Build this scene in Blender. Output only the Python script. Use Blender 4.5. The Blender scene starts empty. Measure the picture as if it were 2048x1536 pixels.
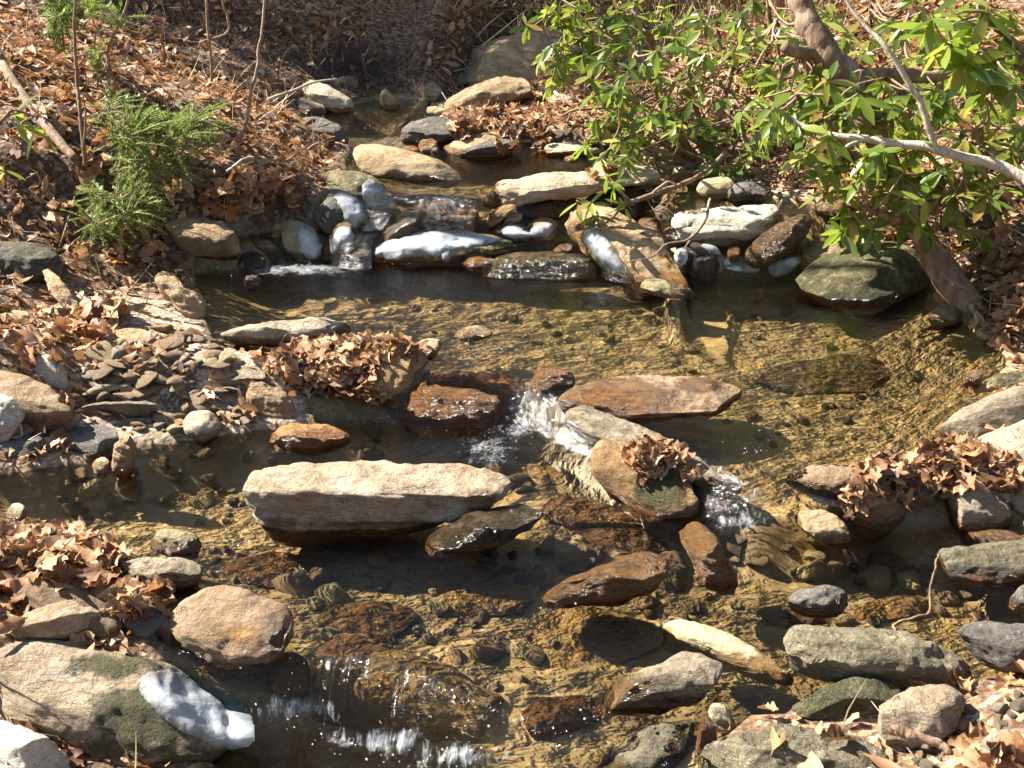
import bpy, bmesh, math, random
import numpy as np
from mathutils import Vector, Matrix
from mathutils.bvhtree import BVHTree

random.seed(7)
rng = np.random.default_rng(7)
scene = bpy.context.scene
COL = scene.collection

# ------------------------------------------------------------------ camera, sky, sun, exposure
PITCH = math.radians(25.0)
HF = math.tan(math.radians(25.0))
CAMZ = 1.6
cam_d = bpy.data.cameras.new('camera')
cam_d.sensor_width = 36.0
cam_d.lens = 18.0 / HF
cam_d.clip_start = 0.05
cam_d.clip_end = 400.0
cam_d.dof.use_dof = True
cam_d.dof.focus_distance = 3.4
cam_d.dof.aperture_fstop = 16.0
cam = bpy.data.objects.new('camera', cam_d)
COL.objects.link(cam)
cam.location = (0, 0, CAMZ)
cam.rotation_euler = (math.radians(90) - PITCH, 0, 0)
scene.camera = cam

SUN_EL = math.radians(41.0)
SUN_AZ = math.radians(-70.0)        # measured from +Y, negative = to the left
SUNV = Vector((math.sin(SUN_AZ) * math.cos(SUN_EL), math.cos(SUN_AZ) * math.cos(SUN_EL), math.sin(SUN_EL)))

world = bpy.data.worlds.new('World')
scene.world = world
world.use_nodes = True
wn = world.node_tree
wn.nodes.clear()
w_out = wn.nodes.new('ShaderNodeOutputWorld')
w_bg = wn.nodes.new('ShaderNodeBackground')
w_sky = wn.nodes.new('ShaderNodeTexSky')
w_sky.sky_type = 'NISHITA'
w_sky.sun_disc = False
w_sky.sun_elevation = SUN_EL
w_sky.sun_rotation = SUN_AZ
w_bg.inputs['Strength'].default_value = 0.054
wn.links.new(w_sky.outputs[0], w_bg.inputs['Color'])
wn.links.new(w_bg.outputs[0], w_out.inputs['Surface'])

sun_d = bpy.data.lights.new('sun', 'SUN')
sun_d.energy = 5.0
sun_d.angle = math.radians(0.5)
sun_d.color = (1.0, 0.925, 0.81)
sun = bpy.data.objects.new('sun', sun_d)
COL.objects.link(sun)
sun.rotation_euler = (-SUNV).to_track_quat('-Z', 'Y').to_euler()
sun.location = SUNV * 30

scene.view_settings.view_transform = 'Standard'
scene.view_settings.look = 'None'
scene.view_settings.gamma = 1.0
scene.view_settings.use_curve_mapping = False
scene.view_settings.exposure = 1.9
scene.render.engine = 'CYCLES'
scene.cycles.use_denoising = True
scene.cycles.denoiser = 'OPENIMAGEDENOISE'
scene.cycles.max_bounces = 10
scene.cycles.diffuse_bounces = 3
scene.cycles.glossy_bounces = 3
scene.cycles.transmission_bounces = 6
scene.cycles.transparent_max_bounces = 12
scene.cycles.caustics_reflective = False
scene.cycles.caustics_refractive = False
scene.cycles.sample_clamp_indirect = 4.0

# ------------------------------------------------------------------ numpy helpers
def _h(ix, iy, iz):
    n = (ix.astype(np.int64) * 374761393 + iy.astype(np.int64) * 668265263 + iz.astype(np.int64) * 1274126177) & 0xFFFFFFFF
    n = ((n ^ (n >> 13)) * 1274126177) & 0xFFFFFFFF
    n = n ^ (n >> 16)
    return (n & 0xFFFFFF) / float(0x7FFFFF) - 1.0

def vn(x, y, z=0.0):
    x = np.asarray(x, float); y = np.asarray(y, float); z = np.asarray(z, float) + 0 * x
    xi, yi, zi = np.floor(x), np.floor(y), np.floor(z)
    fx, fy, fz = x - xi, y - yi, z - zi
    fx = fx * fx * fx * (fx * (fx * 6 - 15) + 10); fy = fy * fy * fy * (fy * (fy * 6 - 15) + 10); fz = fz * fz * fz * (fz * (fz * 6 - 15) + 10)
    r = 0
    for a in (0, 1):
        wx = fx if a else 1 - fx
        for b in (0, 1):
            wy = fy if b else 1 - fy
            for c in (0, 1):
                wz = fz if c else 1 - fz
                r = r + wx * wy * wz * _h(xi + a, yi + b, zi + c)
    return r

def fbm(x, y, z=0.0, o=4, g=0.5):
    s, a, t = 0, 1.0, 0
    for i in range(o):
        f = 2.03 ** i
        s = s + a * vn(x * f + 17.3 * i, y * f - 9.1 * i, z * f + 3.7 * i); t += a; a *= g
    return s / t

def sstep(x, a=0.0, b=1.0):
    t = np.clip((np.asarray(x, float) - a) / (b - a), 0, 1)
    return t * t * (3 - 2 * t)

CP, SP = math.cos(PITCH), math.sin(PITCH)
VD = np.array([0, CP, -SP]); VU = np.array([0, SP, CP])
CAMP = np.array([0, 0, CAMZ])

def rays(px, py):
    px = np.asarray(px, float); py = np.asarray(py, float)
    u = (px - 1024) / 1024 * HF; w = (768 - py) / 1024 * HF
    return np.stack([u + 0 * w, w * SP + CP + 0 * u, w * CP - SP + 0 * u], -1)   # depth along VD = 1

def unproj(px, py, z):
    r = rays(px, py)
    t = (z - CAMZ) / r[..., 2]
    return CAMP + r * np.asarray(t)[..., None]

def proj(P):
    d = P - CAMP
    de = d @ VD
    return 1024 + d[..., 0] / de / HF * 1024, 768 - (d @ VU) / de / HF * 1024, de

# ------------------------------------------------------------------ the stream: levels, banks
def curve(pts):
    P = np.array([unproj(a, b, c) for a, b, c in pts])
    return P
def xfun(pts):
    P = curve(pts); o = np.argsort(P[:, 1])
    return P[o, 1], P[o, 0]
def yfun(pts):
    P = curve(pts); o = np.argsort(P[:, 0])
    return P[o, 0], P[o, 1]

LEFT = xfun([(300, 1600, -.12), (420, 1500, -.1), (380, 1430, -.05), (330, 1330, 0), (300, 1230, 0), (280, 1140, 0), (170, 1075, 0), (-120, 1045, 0),
             (-120, 965, 0), (120, 935, 0), (300, 895, 0), (480, 868, 0), (640, 822, .04), (600, 745, .1), (430, 690, .12), (415, 620, .12),
             (390, 545, .12), (470, 480, .18), (610, 430, .28), (670, 385, .34), (690, 345, .34), (700, 300, .35), (620, 265, .38),
             (590, 230, .38), (740, 200, .38), (780, 170, .38)])
RIGHT = xfun([(1450, 1620, -.1), (1420, 1536, -.06), (1480, 1440, 0), (1800, 1390, 0), (2150, 1330, 0), (2300, 1200, 0), (2200, 1090, 0), (2020, 1045, 0),
              (1960, 970, .1), (1930, 900, .12), (1960, 800, .12), (2010, 720, .12), (1920, 645, .12), (1860, 580, .12), (1800, 520, .14),
              (1680, 470, .25), (1560, 405, .34), (1500, 372, .34), (1350, 345, .34), (1220, 300, .34), (1000, 287, .36), (880, 262, .38),
              (880, 215, .38), (830, 190, .38), (860, 170, .38)])
D1 = yfun([(-200, 1300, 0), (300, 1300, 0), (540, 1320, 0), (650, 1296, 0), (800, 1340, 0), (1000, 1410, 0), (1200, 1470, 0), (1500, 1570, 0), (2048, 1750, 0)])
D2 = yfun([(-400, 760, .12), (400, 745, .12), (700, 738, .12), (830, 748, .12), (1000, 752, .12), (1060, 760, .12), (1120, 776, .12), (1180, 806, .12), (1290, 855, .12), (1420, 915, .12), (1490, 952, .12), (1570, 955, .12),
           (1900, 928, .12), (2200, 890, .12)])
D3 = yfun([(300, 420, .34), (560, 392, .34), (700, 388, .34), (780, 386, .34), (860, 398, .34), (950, 398, .34), (1000, 384, .34), (1150, 376, .34), (1290, 378, .34), (1350, 425, .34), (1480, 430, .34), (1750, 420, .34)])
D4 = yfun([(500, 280, .38), (700, 274, .38), (830, 272, .38), (1000, 270, .38)])
ZD = -0.15

def edges(y):
    n = 0.05 * fbm(y * 4.0, 3.3 + 0 * y, 0, 3)
    return np.interp(y, *LEFT) + n, np.interp(y, *RIGHT) - n

def edist(x, y, D):
    g = (np.interp(x + .05, *D) - np.interp(x - .05, *D)) / .1
    yy = (np.interp(x - .04, *D) + np.interp(x, *D) + np.interp(x + .04, *D)) / 3
    return (y - yy) / np.sqrt(1 + g * g)

def level(x, y):
    z = ZD + 0.15 * sstep(edist(x, y, D1) - 0.02 * vn(x * 9, 1.7 + 0 * x), -0.13, 0.02)
    z = z + 0.12 * sstep(edist(x, y, D2) - 0.015 * vn(x * 9, 5.7 + 0 * x), -0.14, 0.03)
    e = edist(x, y, D3) - 0.02 * vn(x * 8, 9.7 + 0 * x)
    z = z + 0.13 * sstep(e, -0.07, 0.01) + 0.09 * sstep(e, -0.24, -0.14)
    z = z + 0.04 * sstep(y - np.interp(x, *D4), -0.3, 0.0)
    return z

def bankparts(x, y):
    xl, xr = edges(y)
    dl, dr = xl - x, x - xr
    return dl, dr

def terrain(x, y):
    lv = level(x, y)
    dl, dr = bankparts(x, y)
    dmin = np.maximum(dl, dr)                    # >0 outside
    inside = np.clip(-dmin, 0, None)
    depth = 0.02 + 0.11 * sstep(inside, 0.0, 0.35)
    depth = depth + 0.05 * sstep(y, 2.05, 1.75) * sstep(inside, .1, .4)
    cob = np.abs(vn(x * 4 + .6 * y, y * 5, 3.1)) * 0.016 + np.abs(vn(x * 17 + 4, y * 15, 8.1)) * 0.002
    shallow = sstep(y, 3.2, 2.7) + 0.35 * sstep(y, 2.7, 3.2)
    bed = lv - depth + (cob - 0.012) * shallow * sstep(inside, 0.02, 0.2)
    # left bank
    bar = np.interp(y, [0, 1.5, 2.2, 2.9, 3.1, 3.5, 3.9, 4.1, 4.4, 5, 7], [.25, .25, .3, .2, .75, .75, .45, .12, .08, .08, .05])
    d = np.clip(dl, 0, None)
    s1 = np.interp(y, [0, 2.0, 3.0, 3.6, 4.2, 5.0, 6.0, 8], [.35, .35, .4, .5, .58, .58, .6, .6])
    a = np.clip(d - bar, 0, None)
    left = 0.012 + np.minimum(d, bar) * 0.07 + 0.62 * s1 * (1 - np.exp(-a / 0.85)) + 0.07 * a
    # right bank
    barr = np.interp(y, [0, 1.6, 2.4, 3.0, 3.5, 3.9, 4.3, 4.6, 5, 5.6, 6.5], [.3, .4, .4, .25, .15, .05, .1, .5, .9, 1.3, .6])
    s2 = np.interp(y, [0, 2.2, 3.0, 3.6, 4.2, 4.7, 5.5, 7], [.25, .25, .35, .7, .75, .4, .25, .3])
    d2 = np.clip(dr, 0, None)
    b = np.clip(d2 - barr, 0, None)
    right = 0.012 + np.minimum(d2, barr) * 0.06 + 0.5 * s2 * (1 - np.exp(-b / 0.45)) + 0.13 * b
    h = np.where(dl > dr, left, right)
    lvb = lv
    ground = lvb + h
    rough = 0.035 * fbm(x * 2.2, y * 2.2, 1.1, 4) + 0.02 * fbm(x * 9, y * 9, 4.2, 3)
    ground = ground + rough * sstep(dmin, 0.03, 0.35)
    far = np.clip(y - 6.55, 0, None)
    far = np.clip(y - 6.55 - 1.0 * sstep(x, -.45, .1), 0, None)
    hill = 0.42 * (1 - np.exp(-far / 0.35)) * sstep(far, -.01, .3) + 0.17 * far + 0.012 * far * far
    hill = np.minimum(hill, 9 + 0.05 * far)
    z = np.where(dmin > 0, ground, bed)
    z = np.maximum(z, 0) * 0 + z
    z = z + hill * (1 - 0.0)
    side = np.clip(np.abs(x) - 3.5, 0, None)
    z = z + 0.14 * side + 0.004 * np.minimum(side, 20) ** 2
    z = z + 0.25 * fbm(x * 0.5, y * 0.5, 7.7, 3) * sstep(dmin, 1.0, 3.5)
    return z

# ------------------------------------------------------------------ object helpers
USED = {}
def nobj(name, mesh, parent=None):
    o = bpy.data.objects.new(name, mesh)
    COL.objects.link(o)
    if parent is not None:
        o.parent = parent
    return o

def tag(o, label=None, cat=None, group=None, kind=None):
    if label: o['label'] = label
    if cat: o['category'] = cat
    if group: o['group'] = group
    if kind: o['kind'] = kind
    return o

def npmesh(name, V, F, mat=None, smooth=True, attrs=None):
    """V (n,3), F (m,k) one polygon size or list of such arrays"""
    me = bpy.data.meshes.new(name)
    Fs = F if isinstance(F, list) else [F]
    Fs = [np.asarray(f, np.int32) for f in Fs if len(f)]
    nl = sum(f.size for f in Fs); nf = sum(len(f) for f in Fs)
    me.vertices.add(len(V)); me.loops.add(nl); me.polygons.add(nf)
    me.vertices.foreach_set('co', np.asarray(V, np.float32).ravel())
    me.loops.foreach_set('vertex_index', np.concatenate([f.ravel() for f in Fs]))
    tot = np.concatenate([np.full(len(f), f.shape[1], np.int32) for f in Fs])
    st = np.concatenate([[0], np.cumsum(tot)[:-1]]).astype(np.int32)
    me.polygons.foreach_set('loop_start', st)
    me.polygons.foreach_set('use_smooth', np.full(nf, smooth))
    me.update(calc_edges=True)
    if attrs:
        for k, v in attrs.items():
            a = me.attributes.new(k, 'FLOAT', 'POINT')
            a.data.foreach_set('value', np.asarray(v, np.float32))
    if mat: me.materials.append(mat)
    return me

def gridfaces(ny, nx):
    i = np.arange((ny - 1) * (nx - 1)); r = i // (nx - 1); c = i % (nx - 1)
    a = r * nx + c
    return np.stack([a, a + 1, a + nx + 1, a + nx], 1)
# ------------------------------------------------------------------ material helpers
class NT:
    def __init__(s, name):
        s.m = bpy.data.materials.new(name); s.m.use_nodes = True
        s.t = s.m.node_tree; s.t.nodes.clear()
        s.out = s.t.nodes.new('ShaderNodeOutputMaterial')
    def n(s, typ, **kw):
        x = s.t.nodes.new(typ)
        for k, v in kw.items(): setattr(x, k, v)
        return x
    def set(s, sock, v):
        if isinstance(v, bpy.types.NodeSocket): s.t.links.new(v, sock)
        elif isinstance(v, (tuple, list)) and len(v) == 3 and sock.type == 'RGBA': sock.default_value = (*v, 1)
        else: sock.default_value = v
    def math(s, op, a, b=0.0, clamp=False):
        x = s.n('ShaderNodeMath', operation=op, use_clamp=clamp); s.set(x.inputs[0], a); s.set(x.inputs[1], b); return x.outputs[0]
    def mix(s, f, a, b, blend='MIX'):
        x = s.n('ShaderNodeMix', data_type='RGBA', blend_type=blend); s.set(x.inputs[0], f); s.set(x.inputs[6], a); s.set(x.inputs[7], b); return x.outputs[2]
    def ramp(s, f, stops, interp='LINEAR'):
        x = s.n('ShaderNodeValToRGB'); x.color_ramp.interpolation = interp
        e = x.color_ramp.elements
        while len(e) < len(stops): e.new(0.5)
        for k, (p, c) in zip(e, stops):
            k.position = p; k.color = (*c, 1) if len(c) == 3 else c
        s.set(x.inputs[0], f); return x.outputs[0]
    def rng(s, f, a, b, c=0.0, d=1.0, smooth=True):
        x = s.n('ShaderNodeMapRange', interpolation_type='SMOOTHSTEP' if smooth else 'LINEAR'); s.set(x.inputs[0], f)
        x.inputs[1].default_value = a; x.inputs[2].default_value = b; x.inputs[3].default_value = c; x.inputs[4].default_value = d
        return x.outputs[0]
    def noise(s, vec, scale, detail=4, rough=0.55, dist=0.0, out=0):
        x = s.n('ShaderNodeTexNoise'); s.set(x.inputs['Vector'], vec); x.inputs['Scale'].default_value = scale
        x.inputs['Detail'].default_value = detail; x.inputs['Roughness'].default_value = rough; x.inputs['Distortion'].default_value = dist
        return x.outputs[out]
    def vor(s, vec, scale, feature='F1', out='Distance', rand=1.0):
        x = s.n('ShaderNodeTexVoronoi', feature=feature); s.set(x.inputs['Vector'], vec); x.inputs['Scale'].default_value = scale
        x.inputs['Randomness'].default_value = rand
        return x.outputs[out]
    def obj(s): return s.n('ShaderNodeTexCoord').outputs['Object']
    def pos(s): return s.n('ShaderNodeNewGeometry').outputs['Position']
    def island(s): return s.n('ShaderNodeNewGeometry').outputs['Random Per Island']
    def orand(s): return s.n('ShaderNodeObjectInfo').outputs['Random']
    def attr(s, name): return s.n('ShaderNodeAttribute', attribute_name=name).outputs['Fac']
    def sep(s, v):
        x = s.n('ShaderNodeSeparateXYZ'); s.set(x.inputs[0], v); return x.outputs
    def mapv(s, v, scale=(1, 1, 1), rot=(0, 0, 0), loc=(0, 0, 0)):
        x = s.n('ShaderNodeMapping'); s.set(x.inputs[0], v); x.inputs['Scale'].default_value = scale; x.inputs['Rotation'].default_value = rot; x.inputs['Location'].default_value = loc
        return x.outputs[0]
    def bump(s, h, strength=0.5, dist=0.01, nrm=None):
        x = s.n('ShaderNodeBump'); s.set(x.inputs['Height'], h); x.inputs['Strength'].default_value = strength; x.inputs['Distance'].default_value = dist
        if nrm is not None: s.set(x.inputs['Normal'], nrm)
        return x.outputs[0]
    def bsdf(s, **kw):
        x = s.n('ShaderNodeBsdfPrincipled')
        for k, v in kw.items(): s.set(x.inputs[k.replace('_', ' ')], v)
        return x.outputs[0]
    def end(s, sh):
        s.t.links.new(sh, s.out.inputs['Surface']); return s.m

def mat_ground():
    t = NT('leaf_litter_soil')
    p = t.pos()
    v = t.vor(t.mapv(p, (1, 1.6, 1)), 55, 'F1', 'Color')
    r = t.sep(v)[0]
    litter = t.ramp(r, [(0, (.10, .055, .03)), (.3, (.21, .115, .06)), (.6, (.33, .2, .11)), (.85, (.43, .29, .18)), (1, (.5, .37, .25))])
    edge = t.rng(t.noise(p, 38, 6, .7), .42, .55)
    litter = t.mix(edge, t.mix(.75, litter, (.012, .008, .006)), litter)
    big = t.noise(p, 2.5, 5)
    litter = t.mix(t.rng(big, .5, .66), litter, t.mix(.6, litter, (.05, .028, .016)))
    # streambed: sand and gravel with tannin-gold algae
    g1 = t.vor(t.mapv(p, (1, 1.35, 1)), 58, 'F1', 'Color')
    gr = t.sep(g1)[0]
    bed = t.ramp(gr, [(0, (.23, .165, .075)), (.35, (.30, .22, .10)), (.7, (.37, .28, .14)), (.92, (.45, .36, .2)), (1, (.56, .48, .31))])
    bed = t.mix(t.rng(t.noise(p, 45, 4), .35, .7), bed, (.28, .2, .09))
    mott = t.noise(p, 7, 6, .62, .6)
    bed = t.mix(t.rng(mott, .36, .58), t.mix(.45, bed, (.06, .042, .02)), bed)
    gold = t.rng(t.noise(t.mapv(p, loc=(3, 1, 0)), 11, 5, .6, .5), .58, .72)
    bed = t.mix(t.math('MULTIPLY', gold, .8), bed, (.5, .29, .06))
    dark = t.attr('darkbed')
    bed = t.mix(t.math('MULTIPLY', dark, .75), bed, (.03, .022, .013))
    soil_shade = t.ramp(t.noise(p, 30, 6), [(.3, (.008, .005, .004)), (.7, (.034, .02, .013))])  # near-black soil colour, also used for the painted bank shade
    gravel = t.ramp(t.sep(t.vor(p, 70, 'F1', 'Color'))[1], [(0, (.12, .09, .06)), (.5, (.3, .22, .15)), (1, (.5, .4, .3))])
    col = t.mix(t.attr('soil_shade'), litter, soil_shade)
    col = t.mix(t.attr('gravel'), col, gravel)
    col = t.mix(t.attr('bed'), col, bed)
    h = t.math('ADD', t.math('MULTIPLY', t.vor(p, 58, 'SMOOTH_F1'), -.6), t.math('MULTIPLY', t.noise(p, 40, 6), .8))
    bd = t.n('ShaderNodeBump'); t.set(bd.inputs['Height'], h); bd.inputs['Distance'].default_value = .008; t.set(bd.inputs['Strength'], t.rng(t.attr('bed'), 0, 1, .9, .13)); nrm = bd.outputs[0]
    rough = t.rng(t.attr('bed'), 0, 1, .9, .5)
    return t.end(t.bsdf(Base_Color=col, Roughness=rough, Normal=nrm))

def mat_water(mode):
    t = NT('stream_water')
    p = t.pos()
    rip = t.attr('rip'); foam_a = t.attr('foam'); drop = t.attr('drop')
    w1 = t.noise(t.mapv(p, (1.0, 1.9, 1.0), (0, 0, .25)), 11, 3, .5, .4)
    w2 = t.noise(t.mapv(p, (1.0, 1.8, 1.0), (0, 0, -.2)), 34, 3, .55, .6)
    w3 = t.noise(t.mapv(p, (5.0, 1.0, 1.0)), 22, 3, .6, .3)
    amp = t.math('ADD', .05, t.math('MULTIPLY', rip, .8))
    h = t.math('MULTIPLY', t.math('ADD', t.math('MULTIPLY', w1, .7), t.math('MULTIPLY', w2, .3)), amp)
    h = t.math('ADD', h, t.math('MULTIPLY', t.math('MULTIPLY', w3, drop), .12))
    nrm = t.bump(h, 1.0, .02)
    fr = t.n('ShaderNodeFresnel'); fr.inputs['IOR'].default_value = 1.33; t.set(fr.inputs['Normal'], nrm)
    gl = t.n('ShaderNodeBsdfGlossy'); gl.inputs['Roughness'].default_value = .06; t.set(gl.inputs['Normal'], nrm)
    if mode == 'trans':
        tr = t.n('ShaderNodeBsdfTransparent'); tr.inputs['Color'].default_value = (.975, .925, .82, 1)
        body = tr.outputs[0]
    else:
        tr = t.n('ShaderNodeBsdfRefraction'); tr.inputs['Color'].default_value = (.97, .93, .85, 1); tr.inputs['IOR'].default_value = 1.33
        tr.inputs['Roughness'].default_value = 0.0; t.set(tr.inputs['Normal'], nrm)
        body = tr.outputs[0]
    mx = t.n('ShaderNodeMixShader'); t.set(mx.inputs[0], fr.outputs[0]); t.set(mx.inputs[1], body); t.set(mx.inputs[2], gl.outputs[0])
    # white water
    fn = t.noise(t.mapv(p, (1, 1, 1)), 95, 5, .75)
    fn2 = t.noise(t.mapv(p, (1, 1, 1)), 22, 4, .65)
    fm = t.math('ADD', t.math('MULTIPLY', fn, .55), t.math('MULTIPLY', fn2, .45))
    thr = t.math('SUBTRACT', .70, t.math('MULTIPLY', foam_a, .36))
    st = t.noise(t.mapv(p, (34, 13, 11)), 1.0, 5, .7, .8)
    dm_ = t.n('ShaderNodeMix', data_type='FLOAT'); t.set(dm_.inputs[0], drop); t.set(dm_.inputs[2], fm); t.set(dm_.inputs[3], st); fm = dm_.outputs[0]
    fac = t.rng(t.math('SUBTRACT', fm, thr), 0.0, .26)
    fac = t.math('MULTIPLY', fac, .75)
    wh = t.bsdf(Base_Color=(.5, .53, .56), Roughness=.2, Normal=t.bump(fm, 1, .02))
    m2 = t.n('ShaderNodeMixShader'); t.set(m2.inputs[0], fac); t.set(m2.inputs[1], mx.outputs[0]); t.set(m2.inputs[2], wh)
    return t.end(m2.outputs[0])

# ------------------------------------------------------------------ terrain and water meshes
def spaced(lo, hi, core_lo, core_hi, step, grow=1.09):
    core = np.arange(core_lo, core_hi, step)
    a, s, up = core[-1], step, []
    while a < hi: s *= grow; a += s; up.append(a)
    a, s, dn = core[0], step, []
    while a > lo: s *= grow; a -= s; dn.append(a)
    return np.concatenate([dn[::-1], core, up])

gx = spaced(-45, 45, -2.6, 2.8, .024)
gy = spaced(-14, 60, 1.2, 6.9, .024)
GX, GY = np.meshgrid(gx, gy)
GZ = terrain(GX, GY)
_dl, _dr = bankparts(GX, GY)
_dm = np.maximum(_dl, _dr)
_lv = level(GX, GY)
a_bed = sstep(_dm, .05, -.03) * sstep(_lv + .03 - GZ, -.0, .03)
gyd, gxd = np.gradient(GZ, gy, gx)
slope = np.hypot(gxd, gyd)
a_soil_shade = np.clip(sstep(slope, .75, 1.2) * sstep(GY, 3.2, 3.6) * .6, 0, 1)
a_grav = sstep(_dl, -.05, .02) * sstep(_dl, .75, .5) * sstep(GY, 2.75, 2.95) * sstep(GY, 4.0, 3.8)
a_grav = np.maximum(a_grav, sstep(_dr, -.02, .03) * sstep(_dr, .3, .15) * sstep(GY, 4.4, 4.6) * sstep(GY, 6.2, 6))
_px, _py, _ = proj(np.stack([GX, GY, GZ], -1))
def BLOB_SOIL_SHADE(px, py):
    return blobs(px, py, [(690, 140, 190, 70, 1), (430, 150, 150, 22, .8), (420, 500, 90, 50, .9), (1920, 600, 90, 50, .6), (60, 500, 110, 60, .7)])  # tree and bank shade painted as dark ground, together with bare soil
def blobs(px, py, L):
    r = np.zeros_like(px)
    for cx, cy, rx, ry, s in L:
        r = np.maximum(r, s * np.exp(-(((px - cx) / rx) ** 2 + ((py - cy) / ry) ** 2)))
    return r
a_soil_shade = np.maximum(a_soil_shade, BLOB_SOIL_SHADE(_px, _py))
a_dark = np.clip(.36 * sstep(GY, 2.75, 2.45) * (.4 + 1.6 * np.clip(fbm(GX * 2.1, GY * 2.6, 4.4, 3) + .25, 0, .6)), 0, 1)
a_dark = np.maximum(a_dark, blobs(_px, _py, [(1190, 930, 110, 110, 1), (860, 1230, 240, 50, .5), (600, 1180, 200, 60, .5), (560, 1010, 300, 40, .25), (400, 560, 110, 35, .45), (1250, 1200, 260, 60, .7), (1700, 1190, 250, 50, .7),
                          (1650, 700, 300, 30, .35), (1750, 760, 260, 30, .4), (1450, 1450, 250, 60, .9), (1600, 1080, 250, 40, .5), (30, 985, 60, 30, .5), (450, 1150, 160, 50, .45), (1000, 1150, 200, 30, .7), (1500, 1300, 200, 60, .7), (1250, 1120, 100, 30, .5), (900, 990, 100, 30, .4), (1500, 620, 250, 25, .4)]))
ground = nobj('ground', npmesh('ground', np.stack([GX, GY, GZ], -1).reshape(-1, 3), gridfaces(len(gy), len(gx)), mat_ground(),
              attrs={'bed': a_bed.ravel(), 'soil_shade': a_soil_shade.ravel(), 'gravel': a_grav.ravel(), 'darkbed': a_dark.ravel()}))
tag(ground, 'leaf strewn stream banks and sandy stream bed', kind='structure')

wx = np.arange(-2.3, 3.2, .018); wy = np.concatenate([np.arange(1.1, 4.9, .013), np.arange(4.9, 6.75, .03)])
WX, WY = np.meshgrid(wx, wy)
LV = level(WX, WY)
TZ = terrain(WX, WY)
lvy, lvx = np.gradient(LV, wy, wx)
a_drop = sstep(np.hypot(lvx, lvy), .25, .9)
_wpx, _wpy, _ = proj(np.stack([WX, WY, LV], -1))
FOAM = [(1090, 830, 70, 45, 1), (1000, 800, 40, 40, .5), (980, 900, 75, 45, .85), (1030, 860, 70, 30, .8), (1170, 800, 60, 25, .5), (600, 1420, 90, 30, 1), (760, 1482, 120, 26, 1.1), (920, 1510, 110, 24, 1.1), (560, 1395, 40, 20, .8),
        (1480, 1040, 70, 30, .9), (1500, 985, 30, 30, .8), (1560, 1050, 40, 20, .5), (600, 538, 170, 18, 1), (690, 500, 60, 30, .9), (720, 445, 60, 50, .9), (885, 420, 75, 45, .95), (1230, 545, 90, 10, .7), (1120, 545, 100, 8, .6),  # wide blob at the cascade foot: foam, plus a sky reflection painted white
        (480, 1085, 60, 14, .6), (1030, 1075, 60, 18, .45), (780, 285, 40, 16, .7), (1280, 470, 60, 20, .5), (1180, 1440, 50, 20, .5), (1150, 1215, 100, 14, .4), (1780, 1000, 60, 10, .6), (800, 215, 40, 6, .6), (1450, 520, 70, 14, .6)]
a_foam = blobs(_wpx, _wpy, FOAM)
a_rip = np.clip(0.18 + 0.55 * sstep(WY, 3.0, 2.6) + a_foam * .6 + a_drop * .5 + .45 * blobs(_wpx, _wpy, [(560, 560, 250, 40, 1), (1450, 640, 200, 40, .8)]), 0, 1.1)
amp = a_rip
WZ = LV + 0.006 * amp * fbm(WX * 5.5, WY * 9, 2.2, 3) + 0.003 * amp * fbm(WX * 18, WY * 26, 5.2, 2) + 0.012 * a_foam * fbm(WX * 26, WY * 26, 9.2, 3)
_dlw, _drw = bankparts(WX, WY)
keep = (np.maximum(_dlw, _drw) < .25) & (TZ < LV + .05)
Fw = gridfaces(len(wy), len(wx))
Fw = Fw[keep.ravel()[Fw].any(1)]
WATER_MODE = 'trans'
used = np.unique(Fw); remap = np.full(WX.size, -1); remap[used] = np.arange(len(used))
water = nobj('water', npmesh('water', np.stack([WX, WY, WZ], -1).reshape(-1, 3)[used], remap[Fw], mat_water(WATER_MODE),
             attrs={'rip': a_rip.ravel()[used], 'foam': a_foam.ravel()[used], 'drop': a_drop.ravel()[used]}))
tag(water, 'clear shallow stream water running over small falls', kind='structure')

def bvh_of(o):
    me = o.data
    v = np.empty(len(me.vertices) * 3, np.float32); me.vertices.foreach_get('co', v)
    M = np.array(o.matrix_basis)
    v = v.reshape(-1, 3) @ M[:3, :3].T + M[:3, 3]
    return v, [tuple(p.vertices) for p in me.polygons]
def make_bvh(objs):
    V, F = [], []
    for o in objs:
        v, f = bvh_of(o); b = len(V)
        V.extend(map(tuple, v)); F.extend(tuple(i + b for i in q) for q in f)
    return BVHTree.FromPolygons(V, F)
BVH_G = make_bvh([ground])
def hit(bvh, px, py):
    r = rays(px, py); d = Vector(r).normalized()
    loc, nrm, idx, dist = bvh.ray_cast(Vector(CAMP), d)
    return loc, nrm
def base_point(px, py):
    """where a pixel's ray first meets the ground or the water level"""
    l, n = hit(BVH_G, px, py)
    r = rays(px, py)
    ts = np.linspace(1.0, 14, 2600)
    P = CAMP + ts[:, None] * r
    lv = level(P[:, 0], P[:, 1])
    a, b = bankparts(P[:, 0], P[:, 1])
    below = (P[:, 2] < lv) & (np.maximum(a, b) < .05)
    if below.any():
        q = P[np.argmax(below)]
        if l is None or q[1] < l.y: return q, True
    return (np.array(l) if l is not None else CAMP + 8 * r), False
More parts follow.
